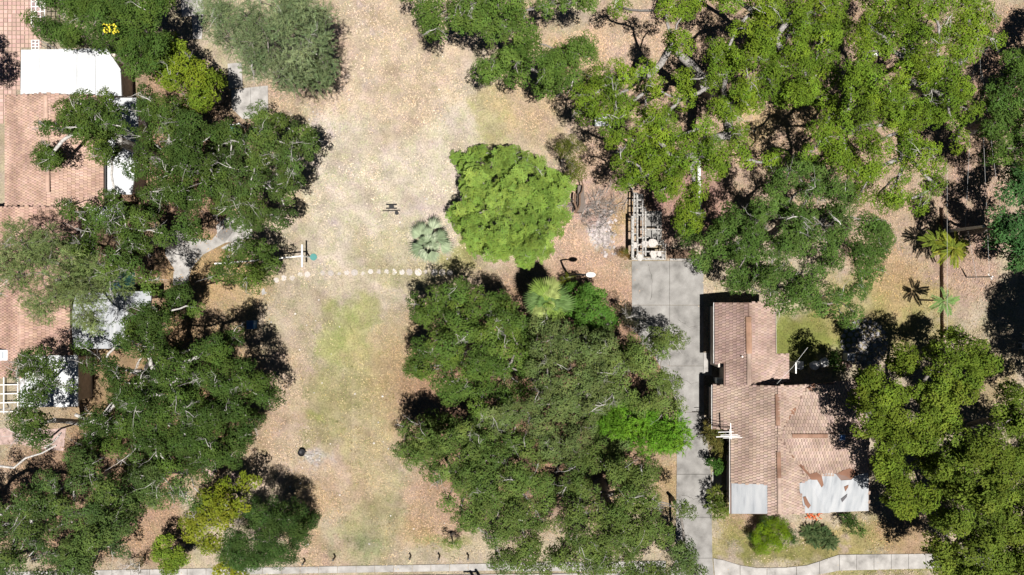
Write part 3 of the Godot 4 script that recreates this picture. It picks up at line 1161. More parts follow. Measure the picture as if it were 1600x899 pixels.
func left_house() -> void:
	var rose := Color(0.52, 0.37, 0.30)
	var tile := tile_shape()
	var h := thing("tiled_house", "long house with worn rose tile roof and white flat annexes under oaks", "house", at(60, 330))
	var r := at(73, 240, 4.3)
	var west := Plane(Vector3(-0.42, 1, 0).normalized(), r)
	var east := Plane(Vector3(0.42, 1, 0).normalized(), r)
	roof_slope(h, west, [8, 149, 73, 146, 73, 322, 8, 322], tile, rose)
	roof_slope(h, east, [73, 146, 160, 150, 163, 322, 73, 322], tile, rose)
	ridge(h, on(72, 150, west) - h.position + Vector3.UP * 0.02, on(75, 300, west) - h.position + Vector3.UP * 0.02, rose)
	var r2 := at(36, 430, 4.0)
	var west2 := Plane(Vector3(-0.42, 1, 0).normalized(), r2)
	var east2 := Plane(Vector3(0.42, 1, 0).normalized(), r2)
	roof_slope(h, west2, [-34, 323, 36, 323, 36, 590, -34, 590], tile, Color(0.50, 0.345, 0.28))
	roof_slope(h, east2, [36, 323, 123, 323, 123, 410, 110, 410, 110, 555, 36, 555], tile, Color(0.50, 0.345, 0.28))
	ridge(h, on(35, 332, west2) - h.position + Vector3.UP * 0.02, on(33, 540, west2) - h.position + Vector3.UP * 0.02, rose)
	wall_block(h, [14, 156, 156, 156, 156, 325, 14, 325], 0.0, 2.55, M.stucco)
	wall_block(h, [-26, 326, 104, 326, 104, 545, -26, 545], 0.0, 2.4, M.stucco)
	var flat := Plane(Vector3(0.02, 1, 0).normalized(), at(120, 110, 2.75))
	var lower := Plane(Vector3(0.02, 1, 0).normalized(), at(190, 240, 2.5))
	for i in 4:
		var x0 := lerpf(33, 150, i / 4.0)
		var x1 := lerpf(33, 150, (i + 1) / 4.0) - 0.25
		flat_panel(h, "white_roof_sheet", [x0, 78 - i * 0.7, x1, 78 - i * 0.7, x1 - 1, 150 - i, x0 - 1, 150 - i], flat, M.white_roof)
	flat_panel(h, "white_roof_sheet", [150.3, 76, 166, 75, 188, 108, 190, 150, 149.3, 149], flat, M.white_roof)
	flat_panel(h, "white_roof_strip", [164, 153, 216, 153, 216, 226, 164, 226], lower, M.white_roof)
	flat_panel(h, "white_roof_strip", [164, 226.3, 216, 226.3, 206, 304, 164, 304], lower, M.white_roof)
	flat_panel(h, "white_roof_strip", [140, 322, 195, 320, 195, 345, 140, 347], lower, M.white_roof)
	wall_block(h, [38, 84, 180, 84, 180, 145, 38, 145], 0.0, 2.5, M.stucco)
	wall_block(h, [166, 158, 208, 158, 202, 296, 166, 296], 0.0, 2.3, M.stucco)
	var grey_roof := Plane(Vector3(0.0, 1, 0.03).normalized(), at(170, 500, 2.6))
	flat_panel(h, "grey_flat_roof", [118, 460, 150, 457, 150, 545, 110, 545, 110, 500], grey_roof, M.tarp, Color(1.25, 1.25, 1.25))
	flat_panel(h, "grey_flat_roof", [150.3, 457, 236, 455, 236, 477, 200, 482, 198, 545, 150.3, 545], grey_roof, M.tarp, Color(1.2, 1.2, 1.22))
	wall_block(h, [122, 466, 228, 460, 194, 480, 192, 538, 118, 538], 0.0, 2.35, M.stucco)
	var porch := Plane(Vector3(0.0, 1, 0.02).normalized(), at(80, 600, 2.5))
	for i in 3:
		flat_panel(h, "white_porch_roof", [31 + i * 30.4, 556, 61.1 + i * 30.4, 555, 61.1 + i * 30.4, 636, 31 + i * 30.4, 636.5], porch, M.white_roof)
	wall_block(h, [38, 560, 116, 560, 116, 628, 38, 628], 0.0, 2.3, M.stucco)
	# roof vent
	var b := MB.new()
	var v := on(69, 194, east) - h.position
	b.tint = Color(0.15, 0.13, 0.13)
	b.rod(v - Vector3.UP * 0.1, v + Vector3.UP * 0.4, 0.09, 10)
	b.box(v + Vector3(0, 0.42, 0), Vector3(0.28, 0.05, 0.28), Basis.IDENTITY, 0.01)
	put("roof_vent", b.mesh(), M.paint, h)
	# gutter between tile and white strip
	b = MB.new()
	b.tint = Color(0.05, 0.05, 0.05)
	b.rod(at(164.5, 160, 2.72) - h.position, at(164.5, 320, 2.72) - h.position, 0.07, 8)
	put("gutter", b.mesh(), M.paint, h)
	# white framed glass awning over the terrace
	var g := thing("glass_awning", "white gridded glass awning standing on the brick terrace, larger one", "awning", at(60, 20))
	awning(g, 49, -12, 70, 41, 3, 7, 2.2)
	g = thing("glass_awning", "small white gridded glass awning beside the white flat roof edge", "awning", at(56, 70))
	awning(g, 49.5, 63, 61, 78, 2, 3, 2.2)
	# rooftop unit and white frame, bottom left
	b = MB.new()
	var ac := thing("air_conditioner", "pale blue air conditioner box on the tile roof by left frame edge", "air conditioner", at(10, 554, 2.9))
	b.tint = Color(0.75, 0.8, 0.85)
	b.box(Vector3(0, 0.3, 0), Vector3(0.95, 0.6, 0.75), Basis.IDENTITY, 0.03)
	put("casing", b.mesh(), M.paint, ac)
	b = MB.new()
	b.tint = Color(0.05, 0.05, 0.06)
	for i in 6:
		b.box(Vector3(-0.25 + i * 0.1, 0.608, 0), Vector3(0.05, 0.012, 0.55))
	put("grille", b.mesh(), M.paint, ac)
	var f := thing("screen_frame", "white slatted patio frame beside the white porch roof", "patio frame", at(10, 612))
	for i in 6:
		b = MB.new()
		b.rod(at(-20, 574 + i * 14, 2.2) - f.position, at(30, 573 + i * 14, 2.2) - f.position, 0.045, 6)
		put("rail", b.mesh(), M.white, f)
	for x in [-18, 6, 28]:
		b = MB.new()
		b.rod(at(x, 572, 2.24) - f.position, at(x, 646, 2.24) - f.position, 0.05, 6)
		put("beam", b.mesh(), M.white, f)
		for y in [573.0, 645.0]:
			b = MB.new()
			var p := at(x, y, 2.2)
			b.rod(p - f.position, Vector3(p.x, 0, p.z) - f.position, 0.05, 6)
			put("post", b.mesh(), M.white, f)

func awning(g: Node3D, x0: float, y0: float, x1: float, y1: float, nx: int, ny: int, high: float) -> void:
	for i in nx + 1:
		var b := MB.new()
		var x := lerpf(x0, x1, float(i) / nx)
		b.rod(at(x, y0, high) - g.position, at(x, y1, high) - g.position, 0.032, 6)
		put("bar", b.mesh(), M.white, g)
	for j in ny + 1:
		var b := MB.new()
		var y := lerpf(y0, y1, float(j) / ny)
		b.rod(at(x0, y, high) - g.position, at(x1, y, high) - g.position, 0.03, 6)
		put("crossbar", b.mesh(), M.white, g)
	for i in nx:
		for j in ny:
			var b := MB.new()
			var a := at(lerpf(x0, x1, (i + 0.5) / nx), lerpf(y0, y1, (j + 0.5) / ny), high)
			b.box(a - g.position, Vector3((x1 - x0) / nx * 0.045, 0.008, (y1 - y0) / ny * 0.045))
			put("pane", b.mesh(), M.glass, g)
	for c in [[x0, y0], [x1, y0], [x0, y1], [x1, y1]]:
		var b := MB.new()
		var p := at(c[0], c[1], high)
		b.rod(p - g.position, Vector3(p.x, 0, p.z) - g.position, 0.03, 6)
		put("post", b.mesh(), M.white, g)

func right_house() -> void:
	var tan_ := Color(0.425, 0.332, 0.28)
	var tile := tile_shape()
	var h := thing("tan_tiled_house", "low house with tan tile roof patched in white beside the driveway", "house", at(1220, 660))
	var top := at(1217, 681, 4.3)
	var west := Plane(Vector3(-0.42, 1, 0).normalized(), top)
	var east := Plane(Vector3(0.42, 1, 0).normalized(), top)
	var north := Plane(Vector3(0, 1, -0.30).normalized(), top)
	var south := Plane(Vector3(0, 1, 0.30).normalized(), top)
	var wing := at(1169, 540, 3.5)
	var wwest := Plane(Vector3(-0.35, 1, 0).normalized(), wing)
	var weast := Plane(Vector3(0.35, 1, 0).normalized(), wing)
	var sw := [1143, 755.5, 1200, 757, 1200, 803, 1143, 803]
	var se := [1247, 755, 1300, 742, 1357, 737, 1357, 799, 1258, 802]
	roof_slope(h, west, [1113, 602, 1217, 603, 1217, 804, 1141, 803, 1141, 671, 1113, 671], tile, tan_, [sw])
	roof_slope(h, east, [1217, 603, 1262, 601, 1217, 681], tile, tan_ * 1.05)
	roof_slope(h, east, [1217, 681, 1260, 748, 1294, 801, 1217, 804], tile, tan_ * 1.05, [se])
	roof_slope(h, north, [1217, 681, 1262, 601, 1347, 595, 1358, 681], tile, tan_)
	roof_slope(h, south, [1217, 681, 1358, 681, 1358, 798, 1294, 801, 1260, 748], tile, tan_ * 1.05, [se])
	roof_slope(h, wwest, [1116, 473, 1169, 473, 1169, 604, 1131, 604, 1131, 568, 1116, 568], tile, Color(0.345, 0.255, 0.225))
	roof_slope(h, weast, [1169, 473, 1212, 473, 1213, 553, 1233, 553, 1233, 598, 1205, 602, 1180, 604, 1169, 604], tile, Color(0.425, 0.32, 0.275))
	# white underlayment where the tiles are gone
	var lift := Vector3.UP * 0.035
	flat_panel(h, "white_roof_patch", sw, Plane(west.normal, top + lift), M.tarp, Color(1.15, 1.15, 1.16), 0.05)
	flat_panel(h, "white_roof_patch", [1247, 756, 1263, 751, 1298, 802, 1258, 802], Plane(east.normal, top + lift), M.tarp, Color(1.05, 1.05, 1.06), 0.05)
	flat_panel(h, "white_roof_patch", [1260, 750, 1270, 749, 1283, 742, 1296, 739, 1306, 741, 1314, 751, 1330, 750, 1338, 743, 1357, 738, 1357, 798, 1291, 801], Plane(south.normal, top + lift * 1.2), M.tarp, Color.WHITE, 0.05)
	# torn rust coloured felt at the edges of the patches
	var felt := Color(0.25, 0.14, 0.095)
	var torn := [[1252, 726, 1258, 733, 1266, 741, 1276, 738, 1284, 744, 1287, 758, 1284, 762, 1277, 750, 1268, 750, 1262, 742, 1254, 734],
		[1308, 740, 1318, 735, 1328, 732, 1338, 736, 1336, 744, 1329, 749, 1322, 744, 1313, 742], [1255, 777, 1259, 776, 1263, 784, 1267, 790, 1263, 795, 1258, 789], [1319, 761, 1326, 758, 1325, 762, 1321, 768],
		[1314, 780, 1324, 772, 1323, 777, 1316, 785]]
	for i in torn.size():
		var pl := east if i == 2 else south
		var o := flat_panel(h, "torn_felt", torn[i], Plane(pl.normal, top + Vector3.UP * 0.085), M.tile, felt if i < 4 else Color(0.12, 0.12, 0.13), 0.03)
		o.set_meta("label", "torn rust brown roofing felt showing at the patch edge" if i < 4 else "dark scuff of loose felt")
	# ridges
	var cap := Color(0.32, 0.20, 0.145)
	var up := Vector3.UP * 0.03
	ridge(h, on(1214, 616, west) - h.position + up, on(1215, 664, west) - h.position + up, cap)
	ridge(h, on(1216, 706, west) - h.position + up, on(1217, 746, west) - h.position + up, cap)
	ridge(h, on(1217, 746, west) - h.position + up, on(1218, 802, west) - h.position + up, tan_)
	ridge(h, on(1237, 681, south) - h.position + up, on(1292, 681, south) - h.position + up, cap)
	ridge(h, on(1292, 681, south) - h.position + up, on(1356, 681, south) - h.position + up, tan_)
	ridge(h, on(1169, 495, wwest) - h.position + up, on(1170, 552, wwest) - h.position + up, Color(0.42, 0.27, 0.19), 0.22)
	ridge(h, on(1170, 552, wwest) - h.position + up, on(1170, 601, wwest) - h.position + up, tan_)
	# broken tiles along the valleys
	for q in [[1270, 604, 1.0], [1266, 609, 0.8], [1241, 641, 0.9], [1238, 646, 1.2], [1234, 651, 0.8], [1228, 659, 0.5], [1226, 624, 0.4], [1238, 713, 0.6], [1252, 727, 0.7]]:
		var p: Vector3 = on(q[0], q[1], north if q[1] < 681 else south) - h.position
		for k in 3:
			var b := MB.new()
			b.tint = felt * rng.randf_range(0.6, 1.2)
			b.box(p + Vector3(rng.randf_range(-0.12, 0.12), 0.06, rng.randf_range(-0.12, 0.12)), Vector3(0.26, 0.025, 0.18) * q[2], Basis(Vector3.UP, rng.randf() * 3.0) * Basis(Vector3.RIGHT, rng.randf_range(-0.2, 0.3)))
			put("broken_tile", b.mesh(), M.tile, h)
	wall_block(h, [1122, 480, 1205, 480, 1205, 606, 1137, 606, 1137, 574, 1122, 574], 0.0, 2.25, M.stucco)
	wall_block(h, [1119, 610, 1338, 604, 1346, 790, 1148, 794, 1148, 664, 1119, 664], 0.0, 2.1, M.stucco)
	# eaves boards
	for e in [[1116, 473, 1116, 568, wwest], [1212, 473, 1213, 553, weast], [1113, 602, 1113, 671, west], [1141, 671, 1141, 803, west], [1358, 798, 1258, 802, south]]:
		var b := MB.new()
		var a: Vector3 = on(e[0], e[1], e[4]) - h.position + Vector3.DOWN * 0.1
		var d: Vector3 = on(e[2], e[3], e[4]) - h.position + Vector3.DOWN * 0.1
		b.rod(a, d, 0.05, 6)
		put("gutter", b.mesh(), M.white, h)
	# skylight and vent pipe
	var p := on(1315, 683, south) - h.position
	var b := MB.new()
	b.tint = Color(0.35, 0.4, 0.5)
	b.box(p + Vector3.UP * 0.08, Vector3(0.42, 0.16, 0.42), Basis.IDENTITY, 0.02)
	var s := put("skylight", b.mesh(), M.paint, h)
	b = MB.new()
	b.tint = Color(0.10, 0.2, 0.42)
	b.box(p + Vector3.UP * 0.165, Vector3(0.3, 0.02, 0.3), Basis.IDENTITY, 0.005)
	put("pane", b.mesh(), M.paint, s)
	p = on(1158, 557, wwest) - h.position
	b = MB.new()
	b.tint = Color(0.6, 0.55, 0.52)
	b.rod(p - Vector3.UP * 0.1, p + Vector3.UP * 0.3, 0.06, 10)
	put("vent_pipe", b.mesh(), M.paint, h)
	# window and step on the east side of the wing
	b = MB.new()
	b.box(at(1236, 573, 1.2) - h.position, Vector3(0.10, 1.9, 0.85), Basis.IDENTITY, 0.02)
	put("white_door", b.mesh(), M.white, h)
	# television aerial on its mast by the west wall
	var mast_top := at(1140, 682, 4.6)
	var an := thing("television_aerial", "white branching television aerial on a mast at the west eave", "aerial", Vector3(mast_top.x, 0, mast_top.z))
	b = MB.new()
	b.rod(Vector3.ZERO, Vector3(0, 4.7, 0), 0.035)
	put("mast", b.mesh(), M.white, an)
	b = MB.new()
	b.rod(Vector3(-0.95, 4.55, 0.05), Vector3(0.75, 4.55, -0.02), 0.035)
	put("boom", b.mesh(), M.white, an)
	for i in 3:
		b = MB.new()
		b.rod(Vector3(-0.8 + i * 0.16, 4.52 + i * 0.04, -0.28 + i * 0.2), Vector3(0.30 + i * 0.3, 4.55 + i * 0.03, -0.32 + i * 0.2), 0.026)
		put("element", b.mesh(), M.white, an)
	b = MB.new()
	b.rod(Vector3(0.06, 4.62, -0.95), Vector3(0.1, 4.6, 0.2), 0.04)
	put("element", b.mesh(), M.white, an)
	# grey box by the west wall, shadowed recess
	var ac := thing("wall_unit", "grey metal condenser unit in the recess by the west wall", "air conditioner", at(1120, 592, 0.0))
	b = MB.new()
	b.tint = Color(0.45, 0.5, 0.5)
	b.box(Vector3(0, 1.1, 0), Vector3(0.75, 0.5, 0.4), Basis.IDENTITY, 0.03)
	put("casing", b.mesh(), M.paint, ac)
	for x in [-0.25, 0.25]:
		b = MB.new()
		b.tint = Color(0.2, 0.2, 0.2)
		b.box(Vector3(x, 0.42, 0), Vector3(0.06, 0.85, 0.3))
		put("leg", b.mesh(), M.paint, ac)

# ------------------------------------------------------------------ trees
const OAK := Color(0.048, 0.082, 0.017)
const DARK := Color(0.038, 0.068, 0.015)
const LIME := Color(0.092, 0.152, 0.016)
const GREY_GREEN := Color(0.090, 0.120, 0.045)

func left_trees() -> void:
	var g := "oaks on the left of the lot"
	tree("oak_tree", "dense dark green oak overhanging the white flat roof from above", "oak tree", {
		"outline": [[62, -20, 75, 20, 56, 42, 70, 62, 96, 60, 118, 74, 150, 70, 172, 84, 180, 102, 206, 116, 236, 108, 256, 80, 272, 50, 276, -20]],
		"top": 9.0, "color": Color(0.048, 0.088, 0.018), "mid": Vector2(195, 30), "bare": 6, "fill": 1.2}, g)
	tree("small_tree", "yellow green young tree between two dark oaks at the upper left", "tree", {
		"outline": [[240, 78, 262, 66, 276, 92, 290, 72, 310, 66, 334, 84, 342, 112, 346, 142, 336, 172, 310, 178, 286, 160, 264, 148, 250, 122]],
		"top": 7.5, "color": Color(0.10, 0.15, 0.015), "second": Color(0.13, 0.17, 0.014), "leaf": "broad", "bare": 5, "gap": 0.3})
	tree("casuarina_tree", "large feathery grey green casuarina by the dry lawn at the top", "casuarina tree", {
		"keep": 5, "outline": [[312, 30, 326, -20, 498, -20, 512, 30, 516, 58, 506, 72, 520, 96, 522, 114, 506, 130, 472, 146, 446, 146, 420, 130, 386, 112, 360, 88, 328, 62]],
		"top": 11.0, "low": 5.5, "color": Color(0.125, 0.170, 0.078), "second": Color(0.195, 0.24, 0.125), "leaf": "feather", "spacing": 1.25, "fill": 1.5, "bare": 12, "mid": Vector2(420, 60), "twigs": 6})
	tree("oak_tree", "sparse oak with bare white limbs spreading over the rose tile roof", "oak tree", {
		"dots": [[72, 138, 10], [90, 154, 15], [104, 170, 12], [120, 158, 13], [137, 167, 17], [106, 195, 15], [78, 206, 16], [50, 215, 9], [62, 238, 15], [60, 254, 11], [91, 238, 12], [74, 226, 12], [122, 218, 10], [124, 196, 10], [155, 200, 16], [147, 230, 13], [162, 240, 13], [184, 184, 16], [192, 203, 12], [172, 223, 13], [177, 236, 13], [160, 128, 12], [175, 145, 14], [188, 270, 8], [178, 300, 12], [160, 300, 8], [190, 165, 12]],
		"top": 8.5, "low": 6.6, "color": OAK, "foot": [248, 250], "bark": "pale", "bare": 26, "spacing": 0.95, "fork": 0.62, "mid": Vector2(175, 200), "fill": 1.2, "wood": 1.5}, g)
	tree("oak_tree", "dense oak with dead grey limbs beside the white roof strip", "oak tree", {
		"outline": [[205, 132, 240, 124, 264, 158, 300, 164, 345, 184, 372, 204, 364, 240, 346, 262, 332, 300, 302, 345, 256, 335, 226, 312, 206, 282, 210, 222, 214, 174]],
		"holes": [[297, 232, 13], [330, 225, 10], [268, 290, 12]], "gap": 0.45,
		"top": 9.5, "color": DARK, "bark": "pale", "bare": 46, "wood": 1.3, "fill": 1.1}, g)
	tree("oak_tree", "broad oak with grey twigs whose shadow falls on the dry lawn", "oak tree", {
		"outline": [[392, 186, 420, 178, 450, 196, 480, 200, 489, 226, 478, 252, 464, 266, 470, 292, 455, 322, 444, 352, 404, 356, 370, 346, 336, 332, 328, 302, 350, 266, 362, 242, 382, 218]],
		"gap": 0.4, "holes": [[352, 215, 12], [360, 355, 14], [385, 352, 10]], "top": 9.0, "color": Color(0.052, 0.088, 0.022), "bark": "pale", "bare": 40, "fill": 1.15}, g)
	tree("oak_tree", "mixed dark oak between the tile roof and the sandy path", "oak tree", {
		"outline": [[116, 316, 136, 310, 166, 318, 200, 320, 250, 334, 300, 348, 330, 344, 334, 366, 292, 386, 264, 400, 250, 424, 226, 440, 200, 420, 170, 432, 130, 440, 112, 425, 118, 376, 100, 356]],
		"dots": [[64, 320, 8], [70, 330, 9], [82, 334, 9], [90, 323, 8]], "holes": [[280, 385, 16], [300, 400, 14], [265, 410, 12], [128, 356, 13], [176, 388, 13], [160, 372, 8], [225, 372, 10], [240, 352, 10]], "gap": 0.4,
		"top": 9.0, "color": Color(0.045, 0.08, 0.018), "bark": "pale", "bare": 34}, g)
	tree("casuarina_tree", "pale feathery casuarina hanging over the left edge tile roof", "casuarina tree", {
		"dots": [[150, 500, 16], [172, 488, 13], [132, 522, 13], [128, 500, 14], [190, 478, 10]], "outline": [[-20, 388, 20, 370, 60, 362, 96, 368, 122, 386, 160, 420, 192, 440, 182, 470, 150, 480, 122, 476, 106, 502, 70, 490, 36, 490, 10, 476, -20, 480]],
		"top": 10.0, "low": 7.0, "color": Color(0.120, 0.165, 0.055), "second": Color(0.175, 0.215, 0.085), "leaf": "feather", "spacing": 1.05, "fill": 1.3, "bare": 12, "gap": 0.45, "twigs": 6})
	tree("oak_tree", "round oak bough over the white clothesline arm", "oak tree", {
		"outline": [[344, 395, 362, 378, 380, 372, 402, 384, 430, 398, 436, 424, 424, 442, 404, 456, 384, 446, 360, 434]],
		"dots": [[330, 396, 10], [316, 376, 14], [300, 384, 10], [408, 448, 14]],
		"top": 7.0, "color": OAK, "bare": 6, "gap": 0.2}, g)
	tree("oak_tree", "great spreading oak with white forked trunk at lower left of lawn", "oak tree", {
		"outline": [[196, 482, 215, 466, 235, 474, 260, 444, 288, 455, 300, 480, 326, 470, 348, 500, 374, 530, 394, 560, 410, 590, 418, 612, 404, 632, 398, 660, 386, 692, 370, 716, 340, 736, 300, 740, 250, 730, 200, 720, 150, 710, 112, 690, 132, 650, 150, 620, 126, 602, 118, 566, 116, 546, 150, 530, 180, 544, 196, 522]],
		"holes": [[165, 566, 15], [285, 495, 14], [260, 520, 10], [158, 628, 15], [240, 645, 8], [188, 610, 12], [210, 560, 8], [330, 560, 6], [262, 590, 8], [372, 632, 10]], "gap": 0.42,
		"top": 10.0, "color": DARK, "second": Color(0.066, 0.108, 0.02), "bark": "pale", "bare": 70, "foot": [250, 575], "wood": 1.5, "fill": 1.15}, g)
	tree("oak_tree", "ragged small oak clumps over the white porch roof", "oak tree", {
		"dots": [[15, 525, 10], [32, 528, 12], [45, 540, 12], [60, 552, 15], [50, 560, 10], [0, 575, 15], [45, 590, 11], [8, 612, 10], [42, 615, 16], [55, 640, 16], [20, 660, 18], [85, 596, 7], [98, 610, 8], [45, 572, 14], [76, 572, 11], [96, 577, 10], [62, 602, 12], [112, 592, 9], [66, 628, 12], [110, 612, 7], [58, 662, 20], [92, 640, 8], [70, 684, 10]],
		"top": 8.0, "low": 6.4, "color": DARK, "bark": "pale", "bare": 26, "foot": [130, 660], "spacing": 0.95, "mid": Vector2(70, 620), "fork": 0.5}, g)
	tree("oak_tree", "patchy oak at the bottom left corner with pale dead limbs", "oak tree", {
		"outline": [[-150, 760, -20, 790, 30, 775, 64, 768, 100, 716, 150, 716, 190, 750, 212, 790, 200, 830, 176, 850, 150, 880, 120, 940, -150, 960]],
		"mid": Vector2(80, 830), "holes": [[155, 768, 12], [140, 815, 13]], "gap": 0.42,
		"top": 9.0, "color": Color(0.055, 0.092, 0.026), "bark": "pale", "bare": 50}, g)
	tree("oak_tree", "mid green oak over the bottom of the left grove near bare soil", "oak tree", {
		"outline": [[188, 712, 230, 722, 300, 738, 332, 756, 330, 786, 292, 800, 262, 792, 222, 780, 196, 760]],
		"top": 7.5, "color": Color(0.058, 0.096, 0.028), "bark": "pale", "bare": 16, "gap": 0.35}, g)
	tree("oak_tree", "low scrubby oak clump above the bottom sidewalk", "oak tree", {
		"dots": [[165, 840, 16], [185, 832, 14], [150, 865, 16], [130, 885, 18], [160, 890, 10], [175, 812, 10], [60, 700, 10], [30, 640, 12], [30, 690, 8]],
		"top": 6.5, "color": Color(0.05, 0.088, 0.03), "bark": "pale", "bare": 10}, g)
	tree("yellow_shrub_tree", "yellow green leafy tree leaning on the dark round tree", "tree", {
		"outline": [[358, 752, 386, 744, 400, 770, 392, 800, 362, 794, 352, 830, 336, 862, 318, 850, 300, 834, 284, 800, 308, 788, 340, 776]],
		"top": 5.5, "low": 3.5, "color": Color(0.115, 0.145, 0.012), "second": Color(0.17, 0.19, 0.02), "leaf": "broad", "gap": 0.25, "bare": 6})
	tree("round_tree", "dense dark green round tree beside the bottom sidewalk", "tree", {
		"outline": [[352, 832, 388, 802, 412, 782, 440, 778, 468, 790, 480, 812, 470, 842, 452, 868, 432, 888, 400, 896, 370, 892, 340, 884, 334, 862]],
		"top": 6.0, "low": 2.6, "color": Color(0.033, 0.066, 0.016), "second": Color(0.05, 0.085, 0.02), "leaf": "fine", "spacing": 0.95, "fill": 1.5})
	tree("bush", "bright green bush standing alone by the bottom sidewalk", "bush", {
		"outline": [[240, 840, 262, 832, 270, 858, 296, 868, 286, 886, 262, 898, 240, 886]], "top": 2.6, "low": 1.5, "color": Color(0.10, 0.16, 0.02), "leaf": "broad", "spacing": 0.7, "size": 0.8, "fill": 1.4})
	tree("bush", "sparse brown twiggy bush near the bottom left sidewalk", "bush", {
		"outline": [[200, 872, 216, 868, 234, 876, 232, 890, 212, 894, 200, 886]], "top": 1.4, "low": 0.7, "color": Color(0.06, 0.06, 0.025), "leaf": "fine", "spacing": 0.6, "size": 0.7, "fill": 0.6, "bare": 10})
	tree("bush", "yellow edged bush at the foot of the dark round tree", "bush", {
		"dots": [[345, 888, 12], [362, 893, 12], [384, 895, 10], [405, 893, 9]], "top": 2.4, "low": 1.6, "color": Color(0.17, 0.19, 0.015), "leaf": "broad", "spacing": 0.7, "size": 0.8})
	tree("oak_tree", "oak beyond the top left corner shading the brick terrace", "oak tree", {
		"outline": [[-190, 20, -90, 10, -84, 60, -70, 100, -86, 140, -190, 150]], "top": 9.0, "color": OAK}, g)
	# flowers caught in the crown
	var b := MB.new()
	for i in 34:
		b.tint = Color(0.62, 0.52, 0.05) * rng.randf_range(0.7, 1.1)
		var p := Vector3(rng.randf_range(-0.5, 0.5), rng.randf_range(0, 0.25), rng.randf_range(-0.25, 0.25))
		b.leaf(p, unit(), (Vector3.UP + unit() * 0.5).normalized(), 0.16, 0.12)
	var f := put("yellow_flowers", b.mesh(), M.leaf)
	f.position = at(174, 46, 9.6)
	tag(f, "bright yellow flower cluster on top of the dark oak", "flowers")

